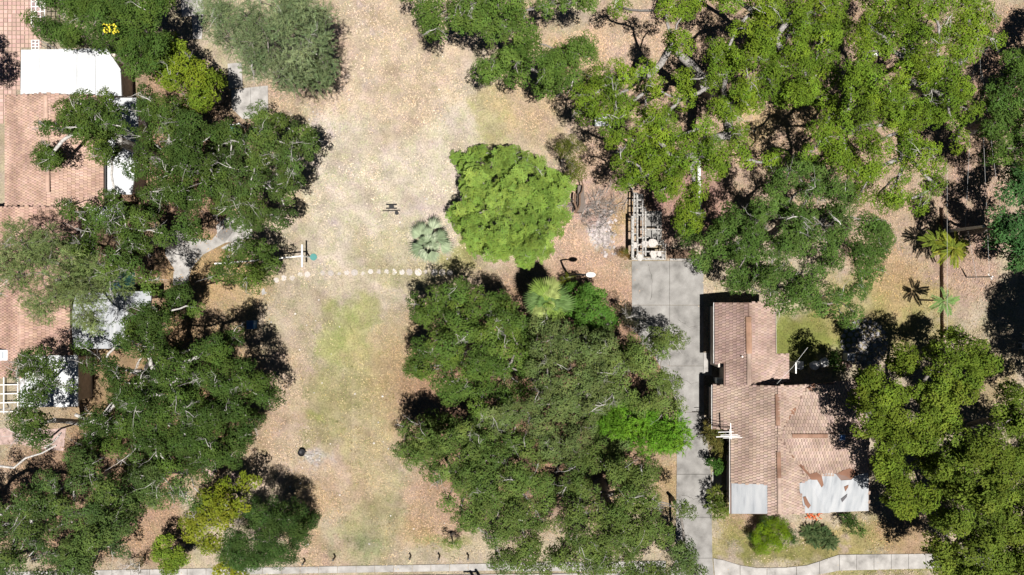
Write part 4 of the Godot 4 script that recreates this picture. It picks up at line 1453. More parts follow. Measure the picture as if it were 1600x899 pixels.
func centre_trees() -> void:
	tree("feathery_tree", "round bright lime green feathery tree alone in the middle", "tree", {
		"outline": [[728, 240, 752, 230, 786, 230, 824, 234, 856, 248, 884, 274, 894, 308, 888, 346, 872, 384, 842, 406, 802, 422, 762, 412, 726, 388, 708, 348, 712, 302, 718, 264]],
		"top": 8.0, "low": 3.6, "color": Color(0.122, 0.190, 0.034), "second": Color(0.185, 0.262, 0.055), "leaf": "pinnate", "spacing": 0.85, "fill": 0.95, "bare": 14, "gap": 0.2, "fray": 6.0, "keep": 6})
	tree("shrub", "olive green shrub tucked behind the bright feathery tree", "shrub", {
		"outline": [[842, 222, 862, 208, 892, 206, 918, 222, 922, 250, 918, 276, 900, 288, 888, 262, 868, 240]], "top": 4.0, "low": 2.0, "color": Color(0.080, 0.092, 0.015), "second": Color(0.11, 0.13, 0.018), "leaf": "fine", "spacing": 0.9, "fill": 1.2})
	var g := "oaks of the central grove"
	tree("oak_tree", "oak at the upper left of the central grove beside the lawn", "oak tree", {
		"outline": [[640, 480, 660, 460, 690, 462, 712, 442, 736, 440, 764, 468, 796, 482, 826, 512, 838, 560, 828, 620, 800, 642, 760, 652, 720, 644, 690, 628, 650, 606, 622, 592, 612, 566, 636, 552, 632, 528, 646, 512]],
		"holes": [[700, 500, 8], [742, 545, 8], [716, 600, 8]], "gap": 0.32, "top": 9.0, "color": Color(0.062, 0.108, 0.022), "bare": 30}, g)
	tree("oak_tree", "oak at the lower left of the central grove nearest the lawn", "oak tree", {
		"outline": [[600, 690, 620, 676, 646, 664, 690, 646, 760, 654, 820, 642, 850, 690, 862, 760, 852, 830, 832, 912, 790, 906, 772, 862, 736, 832, 702, 812, 662, 794, 684, 776, 712, 762, 712, 738, 690, 742, 650, 742, 606, 718]],
		"holes": [[765, 800, 7]], "gap": 0.30, "top": 9.0, "color": Color(0.070, 0.112, 0.026), "second": Color(0.105, 0.145, 0.036), "bare": 44}, g)
	tree("oak_tree", "grey green lacy oak in the middle of the central grove", "oak tree", {
		"outline": [[828, 502, 880, 506, 936, 522, 960, 560, 962, 620, 932, 680, 882, 722, 850, 692, 826, 642, 840, 572]],
		"dots": [[835, 560, 16], [838, 620, 16], [800, 650, 18], [760, 655, 18], [720, 650, 14], [850, 682, 18], [945, 560, 16], [948, 600, 16], [905, 705, 20], [960, 690, 18], [880, 515, 16], [835, 505, 14]], "gap": 0.25, "top": 10.0, "color": Color(0.085, 0.118, 0.038), "second": Color(0.115, 0.15, 0.05), "bare": 40}, g)
	tree("oak_tree", "pale oak crown reaching over the left edge of the driveway", "oak tree", {
		"outline": [[950, 508, 984, 514, 1002, 540, 1022, 514, 1042, 508, 1062, 530, 1062, 556, 1046, 576, 1062, 600, 1078, 632, 1060, 650, 1000, 642, 960, 604, 946, 556]],
		"holes": [[1030, 615, 7], [1010, 600, 8]], "gap": 0.36, "top": 8.5, "color": Color(0.088, 0.128, 0.030), "second": Color(0.12, 0.165, 0.045), "bare": 24}, g)
	tree("vine_thicket", "vivid green leafy thicket by the middle of the driveway", "thicket", {
		"outline": [[930, 622, 960, 606, 990, 642, 1030, 646, 1072, 634, 1080, 664, 1072, 692, 1040, 706, 1000, 702, 972, 690, 940, 676, 926, 650]],
		"top": 7.0, "low": 5.0, "color": Color(0.075, 0.170, 0.014), "second": Color(0.11, 0.215, 0.018), "leaf": "strap", "spacing": 0.9, "fill": 1.6})
	tree("oak_tree", "olive oak at the bottom of the grove by the sidewalk", "oak tree", {"keep": 6, 
		"outline": [[882, 724, 932, 692, 980, 704, 1046, 712, 1084, 716, 1066, 740, 1050, 772, 1074, 792, 1060, 822, 1044, 840, 1030, 912, 832, 912, 852, 832, 864, 770]],
		"holes": [[1040, 752, 14], [985, 800, 6]], "gap": 0.32, "top": 9.5, "color": Color(0.072, 0.108, 0.026), "second": Color(0.105, 0.145, 0.036), "bare": 46}, g)
	tree("small_oak", "small oak leaning over the bottom end of the driveway", "oak tree", {"keep": 6, "fray": 6.0, 
		"outline": [[1056, 846, 1076, 838, 1092, 850, 1104, 872, 1102, 912, 1040, 912, 1044, 866]], "dots": [[1076, 722, 9], [1070, 738, 8], [1082, 712, 8]],
		"top": 6.0, "color": Color(0.07, 0.11, 0.035), "bare": 6, "gap": 0.3}, g)
	tree("leafy_bush", "glossy mid green bush between the fan palm and the driveway", "bush", {
		"outline": [[890, 458, 912, 442, 934, 450, 952, 472, 962, 500, 942, 522, 906, 516, 888, 490]], "top": 5.0, "low": 3.4, "color": Color(0.060, 0.135, 0.020), "second": Color(0.075, 0.16, 0.026), "leaf": "broad", "spacing": 0.8, "fill": 1.5, "size": 0.85})
	tree("dry_bush", "brown leaved half dead bush at the driveway edge", "bush", {
		"outline": [[968, 478, 988, 470, 1004, 484, 1012, 508, 1000, 520, 982, 512]], "top": 4.2, "low": 3.0, "color": Color(0.035, 0.035, 0.02), "leaf": "fine", "spacing": 0.8, "fill": 0.8, "bare": 8})
	var b := MB.new()
	# two fan palms
	var blue := [fan_frond(0.75, 1.2, 12, Color(0.20, 0.245, 0.155), 0.2), fan_frond(0.95, 1.05, 11, Color(0.26, 0.30, 0.205), 0.34), fan_frond(0.6, 1.2, 12, Color(0.13, 0.17, 0.10), 0.14), fan_frond(0.85, 1.1, 11, Color(0.22, 0.265, 0.17), 0.26)]
	palm("fan_palm", "silver green fan palm standing alone on the lawn", "palm", 671, 378, 2.0, blue, 15, 1.15)
	var gold := [fan_frond(0.5, 1.5, 15, Color(0.13, 0.19, 0.04), 0.2), fan_frond(0.7, 1.45, 13, Color(0.22, 0.26, 0.085), 0.28), fan_frond(0.4, 1.4, 15, Color(0.08, 0.135, 0.04), 0.14), fan_frond(0.6, 1.4, 13, Color(0.095, 0.15, 0.05), 0.22)]
	palm("fan_palm", "tall yellow tinged green fan palm rising out of the central grove", "palm", 856, 470, 6.5, gold, 19, 1.0, 0.18)

func right_trees() -> void:
	var g := "oaks of the upper right grove"
	tree("oak_tree", "open oak at top centre casting ragged shadow on the lawn", "oak tree", {
		"outline": [[608, -20, 640, 18, 660, 44, 690, 66, 722, 70, 750, 50, 790, 62, 812, 56, 832, 20, 850, 24, 930, 8, 934, -20], [752, 120, 780, 98, 790, 62, 830, 40, 872, 52, 904, 60, 930, 42, 938, 80, 906, 106, 898, 140, 880, 160, 852, 150, 822, 138, 786, 134]],
		"holes": [[640, 12, 8], [795, 30, 7], [870, 105, 6]], "gap": 0.42, "top": 8.5, "low": 5.5, "color": Color(0.070, 0.122, 0.022), "second": Color(0.095, 0.15, 0.03), "bare": 34, "mid": Vector2(800, 40)}, g)
	tree("oak_tree", "bright green oak with one huge bare grey limb over litter", "oak tree", {
		"outline": [[946, 92, 966, 80, 1002, 82, 1016, 96, 1022, 116, 1060, 128, 1110, 106, 1150, 110, 1176, 150, 1166, 190, 1180, 222, 1156, 260, 1104, 280, 1090, 320, 1082, 348, 1056, 366, 1040, 344, 1000, 312, 966, 284, 962, 250, 940, 236, 926, 208, 900, 180, 894, 150, 930, 140]],
		"dots": [[1150, 215, 20], [1140, 250, 20], [1176, 165, 14], [1212, 238, 13], [1150, 180, 16], [1062, 80, 16], [962, 34, 12], [978, 10, 14], [1050, 30, 14], [1065, 10, 18], [1075, 60, 16], [1010, 20, 10], [945, 60, 10], [1048, 340, 14], [1062, 352, 12], [1008, 300, 14], [1034, 318, 14]],
		"holes": [[1000, 150, 16], [1032, 160, 12], [985, 200, 8], [1020, 205, 10], [1075, 185, 14], [1095, 160, 12], [975, 165, 6], [1062, 290, 9], [1092, 290, 7]], "gap": 0.52, "under": 0.35, "bark": "grey", "top": 9.5, "low": 6.5, "color": LIME, "bare": 30, "wood": 1.7, "foot": [1104, 132], "fork": 0.5, "mid": Vector2(1060, 180)}, g)
	tree("oak_tree", "bright green oak over the top edge with crossing grey limbs", "oak tree", {
		"outline": [[1066, -20, 1320, -20, 1330, 40, 1310, 90, 1330, 130, 1300, 180, 1262, 158, 1236, 140, 1210, 156, 1170, 150, 1140, 108, 1110, 100, 1086, 60]],
		"holes": [[1100, 20, 12], [1096, 48, 10], [1215, 50, 10], [1240, 20, 9], [1272, 78, 10], [1180, 70, 7], [1160, 20, 6], [1300, 40, 8], [1120, 85, 10], [1320, 75, 9]], "gap": 0.52, "under": 0.35, "bark": "grey", "top": 9.5, "low": 6.5, "color": LIME, "bare": 26, "wood": 1.6, "foot": [1200, 40]}, g)
	tree("oak_tree", "vast lime green oak at right with limbs beside power lines", "oak tree", {
		"outline": [[1322, -20, 1534, -20, 1562, 60, 1556, 106, 1520, 120, 1498, 140, 1534, 186, 1502, 232, 1482, 300, 1446, 322, 1390, 336, 1342, 316, 1304, 270, 1250, 232, 1270, 176, 1306, 180, 1336, 130, 1312, 92, 1334, 40]],
		"dots": [[1232, 158, 15], [1236, 246, 14], [1290, 250, 16], [1262, 225, 12]], "holes": [[1385, 40, 9], [1430, 58, 10], [1365, 85, 12], [1400, 110, 10], [1330, 190, 10], [1390, 190, 9], [1415, 215, 10], [1345, 250, 9], [1420, 135, 10], [1300, 225, 10], [1378, 270, 7]], "gap": 0.52, "under": 0.35, "bark": "grey", "top": 10.0, "low": 6.5, "color": LIME, "bare": 40, "wood": 1.6, "foot": [1330, 185]}, g)
	tree("oak_tree", "darker shaggy oak hiding the north end of the tan house", "oak tree", {
		"outline": [[1206, 250, 1250, 232, 1300, 250, 1312, 300, 1358, 338, 1388, 394, 1370, 430, 1350, 470, 1352, 496, 1320, 498, 1290, 472, 1270, 500, 1242, 500, 1214, 474, 1182, 490, 1166, 470, 1130, 440, 1092, 410, 1070, 386, 1110, 350, 1150, 322, 1190, 302]],
		"holes": [[1255, 410, 15], [1285, 330, 12], [1310, 440, 12], [1300, 395, 7], [1140, 440, 9], [1235, 480, 6], [1200, 430, 7]], "gap": 0.42, "top": 9.0, "color": Color(0.055, 0.102, 0.020), "second": Color(0.078, 0.132, 0.03), "bare": 46}, g)
	tree("oak_tree", "deep green oak on the right edge beside the power lines", "oak tree", {
		"outline": [[1700, 60, 1600, 74, 1566, 100, 1542, 150, 1538, 214, 1560, 250, 1590, 270, 1700, 270]], "top": 9.0, "color": Color(0.055, 0.105, 0.022), "bare": 8, "gap": 0.3}, g)
	tree("round_tree", "rounded blue green tree at the right edge near white poles", "tree", {
		"outline": [[1574, 284, 1640, 276, 1640, 428, 1590, 420, 1564, 404, 1548, 378, 1546, 350, 1562, 326]], "top": 8.0, "low": 4.5, "color": Color(0.040, 0.100, 0.030), "second": Color(0.058, 0.122, 0.036), "leaf": "broad", "fill": 1.3})
	var k := "yellow green trees right of the tan house"
	tree("camphor_tree", "yellow green clumped tree shading the east end of the tan roof", "tree", {
		"outline": [[1350, 590, 1366, 594, 1388, 616, 1396, 650, 1402, 690, 1420, 730, 1462, 752, 1466, 776, 1440, 796, 1438, 820, 1418, 828, 1412, 800, 1390, 790, 1386, 770, 1396, 748, 1378, 716, 1348, 706, 1344, 668, 1340, 632]],
		"dots": [[1395, 560, 12], [1412, 550, 13], [1425, 575, 14], [1360, 596, 12], [1430, 560, 10], [1425, 650, 20]], "gap": 0.3, "top": 9.2, "low": 6.0, "under": 0.35, "color": Color(0.098, 0.142, 0.016), "second": Color(0.125, 0.165, 0.02), "leaf": "broad", "spacing": 1.1, "fill": 1.2, "mid": Vector2(1400, 680)}, k)
	tree("camphor_tree", "yellow green tree whose shadow covers the flagstone circle", "tree", {
		"outline": [[1460, 570, 1476, 540, 1500, 536, 1520, 556, 1546, 566, 1550, 592, 1540, 622, 1502, 640, 1482, 680, 1466, 720, 1450, 726, 1420, 716, 1410, 670, 1424, 620, 1440, 600]],
		"dots": [[1494, 546, 14], [1510, 542, 12], [1480, 540, 10]], "holes": [[1490, 610, 8]], "gap": 0.25, "top": 9.5, "color": Color(0.095, 0.145, 0.018), "second": Color(0.13, 0.17, 0.022), "leaf": "broad", "spacing": 1.1, "fill": 1.2}, k)
	tree("camphor_tree", "tall yellow green tree at the lower right edge", "tree", {
		"outline": [[1490, 650, 1520, 668, 1545, 690, 1556, 650, 1584, 600, 1700, 580, 1700, 810, 1580, 796, 1520, 778, 1484, 750, 1470, 700]],
		"dots": [[1572, 575, 13], [1568, 566, 10], [1560, 566, 10]], "gap": 0.2, "top": 10.5, "color": Color(0.085, 0.125, 0.018), "second": Color(0.115, 0.155, 0.02), "leaf": "broad", "spacing": 1.1, "fill": 1.2}, k)
	tree("camphor_tree", "bushy yellow green tree at the bottom right above the sidewalk", "tree", {
		"outline": [[1480, 760, 1540, 766, 1580, 786, 1700, 800, 1700, 930, 1500, 930, 1480, 880, 1450, 862, 1440, 838, 1456, 800]],
		"dots": [[1436, 872, 10], [1460, 884, 14]], "holes": [[1470, 790, 10]], "gap": 0.25, "top": 9.0, "color": Color(0.085, 0.125, 0.018), "second": Color(0.12, 0.155, 0.022), "leaf": "broad", "spacing": 1.1, "fill": 1.2}, k)
	tree("tree", "dark tree beyond the right edge shading the neighbouring yard", "tree", {
		"outline": [[1690, 470, 1780, 440, 1900, 450, 1910, 620, 1820, 660, 1740, 650, 1700, 590, 1684, 530]], "top": 10.0, "color": DARK, "leaf": "broad"})
	tree("tree", "dark tree beyond the upper right edge shading dry ground", "tree", {
		"outline": [[1680, 10, 1760, 0, 1780, 130, 1700, 150, 1670, 90]], "top": 9.0, "color": DARK, "leaf": "broad"})
	# palms
	var areca := [feather_frond(1.45, Color(0.15, 0.17, 0.02), 22, 0.24), feather_frond(1.2, Color(0.10, 0.13, 0.02), 20, 0.26), feather_frond(1.35, Color(0.19, 0.19, 0.03), 22, 0.24)]
	palm("areca_palm", "yellow green clumping palm beside the thin board fence", "palm", 1490, 388, 2.6, areca, 26, 0.8)
	palm("areca_palm", "second clumping palm with darker fronds against the board fence", "palm", 1464, 378, 2.2, [areca[1]], 16, 0.8)
	var small := [feather_frond(1.15, Color(0.10, 0.17, 0.05), 18, 0.3), feather_frond(1.0, Color(0.13, 0.20, 0.07), 18, 0.3)]
	palm("feather_palm", "small slender feather palm leaning over the board fence", "palm", 1475, 470, 3.2, small, 12, 0.7, 0.06)
	# the front garden
	tree("mound_shrub", "lime green mounded shrub in the front garden", "shrub", {
		"outline": [[1176, 848, 1184, 830, 1204, 812, 1228, 818, 1240, 838, 1232, 858, 1210, 866, 1186, 862]], "top": 1.5, "low": 0.7, "color": Color(0.100, 0.160, 0.008), "second": Color(0.12, 0.19, 0.01), "leaf": "fine", "spacing": 0.55, "size": 0.75, "fill": 2.2})
	tree("shrub", "dark green shrub fringe above the lime green mound", "shrub", {
		"dots": [[1178, 832, 9], [1190, 820, 10], [1202, 812, 9], [1232, 826, 8], [1240, 840, 9]], "top": 1.2, "low": 0.7, "color": Color(0.035, 0.07, 0.015), "leaf": "fine", "spacing": 0.5, "size": 0.7, "fill": 1.6})
	tree("shrub", "green shrub under the white patched eave at the front", "shrub", {
		"dots": [[1330, 814, 9], [1336, 824, 9], [1344, 828, 8], [1322, 808, 7]], "top": 1.5, "low": 0.9, "color": Color(0.045, 0.09, 0.02), "leaf": "strap", "spacing": 0.55, "size": 0.7, "fill": 1.5})
	var strap := [feather_frond(0.75, Color(0.040, 0.065, 0.025), 10, 0.5), feather_frond(0.65, Color(0.075, 0.10, 0.04), 10, 0.5)]
	var spots := [[1264, 832], [1275, 828], [1285, 834], [1292, 842], [1272, 842], [1298, 848]]
	for i in spots.size():
		palm("strap_plant", "dark strap leaved plant in the front bed, %s from the lime mound" % ORDER[i], "plant", spots[i][0], spots[i][1], 0.25, strap, 12, 1.1, 0.05)
	tree("shrub", "spiky bright shrub between the driveway and white roof patch", "shrub", {
		"outline": [[1108, 778, 1120, 764, 1134, 772, 1142, 790, 1134, 804, 1118, 806, 1110, 796]], "top": 1.8, "low": 1.0, "color": Color(0.085, 0.125, 0.02), "second": Color(0.13, 0.16, 0.03), "leaf": "strap", "spacing": 0.55, "size": 0.75, "fill": 1.6})
	tree("shrub", "red and green leaved shrub by the west wall under the aerial", "shrub", {
		"outline": [[1104, 664, 1116, 656, 1126, 676, 1138, 690, 1136, 710, 1120, 712, 1106, 700, 1100, 684]], "top": 1.7, "low": 1.0, "color": Color(0.075, 0.085, 0.022), "second": Color(0.13, 0.11, 0.03), "leaf": "strap", "spacing": 0.55, "size": 0.75, "fill": 1.6})
	tree("shrub", "dark green shrub by the west wall nearest the front door path", "shrub", {
		"outline": [[1106, 712, 1120, 712, 1134, 718, 1132, 732, 1120, 736, 1108, 726]], "top": 1.6, "low": 1.0, "color": Color(0.035, 0.085, 0.015), "leaf": "broad", "spacing": 0.55, "size": 0.75, "fill": 1.6})
	tree("shrub", "rusty green weed clump at the corner of the white frame ruin", "shrub", {
		"outline": [[966, 392, 976, 386, 982, 396, 980, 406, 970, 406]], "top": 1.0, "low": 0.6, "color": Color(0.13, 0.075, 0.02), "second": Color(0.10, 0.12, 0.02), "leaf": "fine", "spacing": 0.45, "size": 0.6, "fill": 1.3})
	tree("shrub", "leafy shrub beside the white stones north of the house", "shrub", {
		"dots": [[1302, 560, 9], [1312, 568, 8], [1294, 550, 7]], "top": 1.6, "low": 0.9, "color": Color(0.05, 0.10, 0.02), "leaf": "broad", "spacing": 0.5, "size": 0.7, "fill": 1.4})
	tree("shrub", "low weed bush below the central grove near the sidewalk", "shrub", {
		"dots": [[698, 832, 8], [704, 846, 9], [716, 850, 7]], "top": 1.8, "low": 0.6, "color": Color(0.07, 0.12, 0.015), "leaf": "fine", "spacing": 0.5, "size": 0.7, "fill": 1.2})

# ------------------------------------------------------------------ small things
func line(b: MB, p: Array, r: float, sides := 6) -> void:
	var w := PackedFloat32Array()
	w.resize(p.size())
	w.fill(r)
	b.tube(PackedVector3Array(p), w, sides)

func small_things() -> void:
	var b := MB.new()
	# stepping stones
	var stones := [[432, 438, 5.0, 0], [444, 435, 5, 1], [457, 434, 4.5, 1], [469.5, 429, 4.5, 1], [480.5, 429, 5.5, 0], [504, 427, 4.5, 1], [517, 427, 5.5, 0], [530, 428, 3.6, 1], [542, 426.5, 4.6, 1], [554, 426, 6.2, 0], [567, 427, 3.6, 1], [579, 424.5, 4.8, 0], [592, 424.5, 4.2, 1], [604, 424, 4.4, 1], [616, 425, 5.2, 1], [628, 425.5, 5.2, 0], [639.5, 425.5, 6.2, 0], [653.5, 425.5, 6.6, 0], [665, 425.5, 3.8, 1], [679, 426, 6.2, 0], [691, 426, 6.2, 0], [703, 426, 5.8, 0]]
	for i in stones.size():
		var s: Array = stones[i]
		b = MB.new()
		var k := rng.randf_range(0.72, 1.12)
		b.tint = Color(k, k * 0.98, k * 0.96)
		b.disc(Vector3.ZERO, s[2] * 0.86 / PER_M, 0.035, 16, rng, 0.28 if s[3] else 0.05)
		var o := put("stepping_stone", b.mesh(), M.stone)
		o.position = at(s[0], s[1]) + Vector3.DOWN * (0.012 if s[3] else 0.0)
		o.rotation = Vector3(rng.randf_range(-0.05, 0.05), rng.randf() * TAU, rng.randf_range(-0.05, 0.05))
		tag(o, "pale round stepping stone, %s in the row counted from the clothesline" % ORDER[i], "stepping stone", "stepping stones across the lawn")
	# clothesline
	var cl := thing("clothesline", "white T shaped clothesline post with long arm at the lawn edge", "clothesline", Vector3(at(472, 400, 2.0).x, 0, at(472, 400, 2.0).z))
	b = MB.new(); b.rod(Vector3(0, -0.2, 0), Vector3(0, 2.0, 0), 0.06, 10)
	put("post", b.mesh(), M.white, cl)
	b = MB.new(); b.box(Vector3(0, 2.0, 0), Vector3(0.12, 0.1, 1.7), Basis.IDENTITY, 0.015)
	put("crossbar", b.mesh(), M.white, cl)
	b = MB.new(); b.rod(Vector3(0.1, 1.98, 0), at(346, 412, 2.0) - cl.position, 0.06, 8)
	put("arm", b.mesh(), M.white, cl)
	b = MB.new(); var far_post := at(336, 412, 2.0) - cl.position
	b.rod(far_post, Vector3(far_post.x, -0.2, far_post.z), 0.06, 8)
	b.rod(far_post, at(351, 411, 2.0) - cl.position, 0.06, 8)
	put("far_post", b.mesh(), M.white, cl)
	b = MB.new(); b.tint = Color(0.6, 0.6, 0.6); b.disc(Vector3(0.3, 0, 0), 0.28, 0.05, 14)
	put("teal_foot", b.mesh(), M.teal, cl)
	# black stand on the lawn
	var st := thing("metal_stand", "small black metal stand with thin side rails alone on dry lawn", "stand", at(613, 325))
	b = MB.new(); b.box(Vector3(0, 0.42, -0.05), Vector3(0.36, 0.05, 0.30), Basis.IDENTITY, 0.01)
	put("top", b.mesh(), M.black, st)
	for z in [-0.2, 0.1]:
		b = MB.new(); b.rod(Vector3(-0.42, 0.42, z), Vector3(0.42, 0.42, z), 0.03)
		put("rail", b.mesh(), M.black, st)
	b = MB.new(); b.rod(Vector3(-0.72, 0.3, 0.28), Vector3(0.66, 0.3, 0.24), 0.022)
	put("long_rail", b.mesh(), M.black, st)
	for x in [-0.24, 0.24]:
		for z in [-0.18, 0.26]:
			b = MB.new(); b.rod(Vector3(x, 0.42, z), Vector3(x * 1.3, 0, z * 1.2), 0.022)
			put("leg", b.mesh(), M.black, st)
	b = MB.new(); b.tint = Color(1.6, 1.5, 1.5); b.disc(at(620, 333) - st.position, 0.16, 0.06, 12)
	put("foot_plate", b.mesh(), M.black, st)
	# fire ring
	var fr := thing("fire_pot", "black iron fire pot on a patch of pale ash", "fire pot", at(473, 706))
	b = MB.new()
	for k in 3:
		var a := k * TAU / 3
		b.rod(Vector3(cos(a) * 0.2, 0.15, sin(a) * 0.2), Vector3(cos(a) * 0.3, 0, sin(a) * 0.3), 0.03)
	put("tripod", b.mesh(), M.black, fr)
	b = MB.new()
	var prof := PackedVector2Array([Vector2(0.08, 0.12), Vector2(0.24, 0.2), Vector2(0.29, 0.36), Vector2(0.26, 0.36), Vector2(0.2, 0.22), Vector2(0.0, 0.16)])
	for i in prof.size() - 1:
		for k in 14:
			var a0 := TAU * k / 14
			var a1 := TAU * (k + 1) / 14
			var p := prof[i]
			var q := prof[i + 1]
			b.quad(Vector3(cos(a0) * p.x, p.y, sin(a0) * p.x), Vector3(cos(a1) * p.x, p.y, sin(a1) * p.x), Vector3(cos(a1) * q.x, q.y, sin(a1) * q.x), Vector3(cos(a0) * q.x, q.y, sin(a0) * q.x), Vector3(cos(a0), 0.5, sin(a0)) if i < 3 else Vector3(-cos(a0), 1.0, -sin(a0)))
	put("bowl", b.mesh(), M.black, fr)
	# little stakes along the sidewalk
	var stakes := [[477, 876], [524, 869.5], [642, 868], [687, 868], [732, 868], [778, 866]]
	for i in stakes.size():
		b = MB.new()
		b.tint = Color(0.10, 0.08, 0.07)
		b.box(Vector3(0, 0.38, 0), Vector3(0.10, 0.8, 0.10), Basis(Vector3.UP, 0.3 * i), 0.015)
		b.tint = Color(0.05, 0.05, 0.05)
		b.box(Vector3(0, 0.79, 0), Vector3(0.13, 0.03, 0.13), Basis(Vector3.UP, 0.3 * i), 0.01)
		var o := put("post", b.mesh(), M.paint)
		o.position = at(stakes[i][0], stakes[i][1])
		tag(o, "short dark post by the bottom sidewalk, %s from its left end" % ORDER[i], "post", "short posts along the sidewalk")
	# twin-post stand whose shadow falls on the sidewalk
	var sb := thing("twin_post_stand", "dark twin post stand with crossbar at the road edge", "post stand", at(752, 912))
	for x in [-0.3, 0.2]:
		b = MB.new(); b.rod(Vector3(x, 0, 0), Vector3(x, 4.7 + x, 0), 0.11, 10)
		put("post", b.mesh(), M.wood, sb)
	b = MB.new(); b.rod(Vector3(-0.85, 4.2, 0), Vector3(0.25, 4.2, 0), 0.09, 8)
	put("crossbar", b.mesh(), M.wood, sb)
	# lamp post
	var lp := thing("lamp_post", "slim dark lamp post with white lantern beside the fan palm", "lamp post", at(888, 431))
	b = MB.new(); b.tube(PackedVector3Array([Vector3.ZERO, Vector3(0, 3, 0), Vector3(0.08, 5.2, 0), Vector3(0.35, 5.7, 0.02), Vector3(0.85, 5.8, 0.03)]), PackedFloat32Array([0.11, 0.09, 0.07, 0.06, 0.05]), 10)
	put("pole", b.mesh(), M.black, lp)
	b = MB.new()
	for k in 10:
		for j in 6:
			var a0 := TAU * k / 10
			var a1 := TAU * (k + 1) / 10
			var t0 := PI * j / 6
			var t1 := PI * (j + 1) / 6
			var f := func(t: float, a: float) -> Vector3: return Vector3(1.1 - cos(t) * 0.36, 5.78 + sin(t) * cos(a) * 0.13, 0.03 + sin(t) * sin(a) * 0.20)
			b.quad(f.call(t0, a0), f.call(t0, a1), f.call(t1, a1), f.call(t1, a0), f.call((t0 + t1) / 2, (a0 + a1) / 2) - Vector3(1.1, 5.78, 0.03))
	put("lantern", b.mesh(), M.white, lp)
	tree("vine", "yellow green climbing vine round the foot of the lamp post", "vine", {"dots": [[884, 436, 7], [898, 432, 6], [876, 440, 5]], "top": 1.8, "low": 1.0, "color": Color(0.14, 0.17, 0.02), "leaf": "fine", "spacing": 0.5, "size": 0.55, "fill": 0.7})
	# curved log and brush pile
	var lg := thing("log_frame", "curved weathered log frame standing beside the brush pile", "log", at(903, 315))
	b = MB.new(); b.tint = Color(2.2, 2.1, 1.8)
	line(b, [at(908, 280, 1.0) - lg.position, at(911, 290, 1.2) - lg.position, at(909, 300, 1.2) - lg.position, at(905, 305, 1.1) - lg.position], 0.05)
	put("branch", b.mesh(), M.wood, lg)
	b = MB.new(); b.tint = Color(2.4, 2.0, 1.5)
	line(b, [at(899, 303, 1.1) - lg.position, at(898, 318, 1.2) - lg.position, at(901, 326, 1.1) - lg.position, at(899, 333, 1.0) - lg.position], 0.09)
	line(b, [at(906, 304, 1.1) - lg.position, at(906, 320, 1.1) - lg.position, at(903, 328, 1.0) - lg.position, at(898, 333, 0.9) - lg.position], 0.08)
	put("log", b.mesh(), M.wood, lg)
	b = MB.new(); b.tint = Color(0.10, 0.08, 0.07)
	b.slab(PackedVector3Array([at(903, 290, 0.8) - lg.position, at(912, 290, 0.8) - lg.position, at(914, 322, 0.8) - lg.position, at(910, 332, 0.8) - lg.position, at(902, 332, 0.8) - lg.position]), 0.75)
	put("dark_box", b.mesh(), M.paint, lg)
	var where := []
	var tints := []
	for i in 90:
		var c := Vector2(rng.randfn(928, 22), rng.randfn(330, 16))
		where.append(Transform3D(Basis(Vector3.UP, rng.randf() * TAU) * Basis(Vector3.RIGHT, rng.randf_range(0.1, 0.5)) .scaled(Vector3.ONE * rng.randf_range(0.5, 1.1)), at(c.x, c.y, 0.08)))
		var q := rng.randf_range(0.45, 1.15)
		tints.append(Color(q, q * 0.95, q * 0.93))
	var brush := many("brush_pile", sprays[0], M.pale_bark, where, tints)
	tag(brush, "pile of bare grey cut branches left of the white frame ruin", "brush pile")
	where = []
	tints = []
	var rubble := MB.new()
	rubble.box(Vector3.ZERO, Vector3(0.26, 0.10, 0.2), Basis(Vector3.UP, 0.4), 0.03)
	for i in 160:
		where.append(Transform3D(Basis.from_euler(Vector3(rng.randf_range(-0.3, 0.3), rng.randf() * TAU, rng.randf_range(-0.3, 0.3))).scaled(Vector3.ONE * rng.randf_range(0.25, 1.2)), at(rng.randfn(945, 8), rng.randfn(366, 14), 0.03)))
		var q := rng.randf_range(0.5, 1.25)
		tints.append(Color(q * 0.86, q * 0.82, q * 0.84))
	tag(many("rubble", rubble.mesh(), M.stone, where, tints), "pale grey rubble heap right of the bright feathery tree", "rubble")
	frame_ruin()
	# white pipe on the ground under the oaks
	var pp := put("white_pipe", (func() -> ArrayMesh:
		var q := MB.new()
		q.rod(Vector3.ZERO, at(1093, 342, 0.5) - at(1092, 232, 0.5), 0.14, 10)
		return q.mesh()).call(), M.white)
	pp.position = at(1092, 232, 0.5)
	tag(pp, "long white pipe lying on litter under the bright oak", "pipe")
	# sheet under the oak
	var tb := thing("trailer_sheet", "white mottled sheet topped table at the shaded edge of the oak", "table", at(946, 192))
	b = MB.new(); b.box(Vector3(0, 0.8, 0), Vector3(1.85, 0.06, 0.85), Basis(Vector3.UP, 0.04), 0.01)
	put("top", b.mesh(), M.white_roof, tb)
	for x in [-0.8, 0.8]:
		for z in [-0.35, 0.35]:
			b = MB.new(); b.rod(Vector3(x, 0, z), Vector3(x, 0.8, z), 0.03)
			put("leg", b.mesh(), M.wood, tb)
	# scraps in the oak grove
	for q in [[1415, 83, 9, 4, "left"], [1368, 87, 14, 3, "right"]]:
		b = MB.new(); b.box(Vector3(0, 0.3, 0), Vector3(q[2] * 0.06, 0.05, q[3] * 0.08), Basis(Vector3.UP, 0.15), 0.01)
		b.box(Vector3(0, 0.14, 0), Vector3(q[2] * 0.04, 0.28, q[3] * 0.05))
		var o := put("white_board", b.mesh(), M.white)
		o.position = at(q[0], q[1])
		tag(o, "short white board lying under the lime oak" if q[4] == "left" else "long thin white board lying under the lime oak", "board")
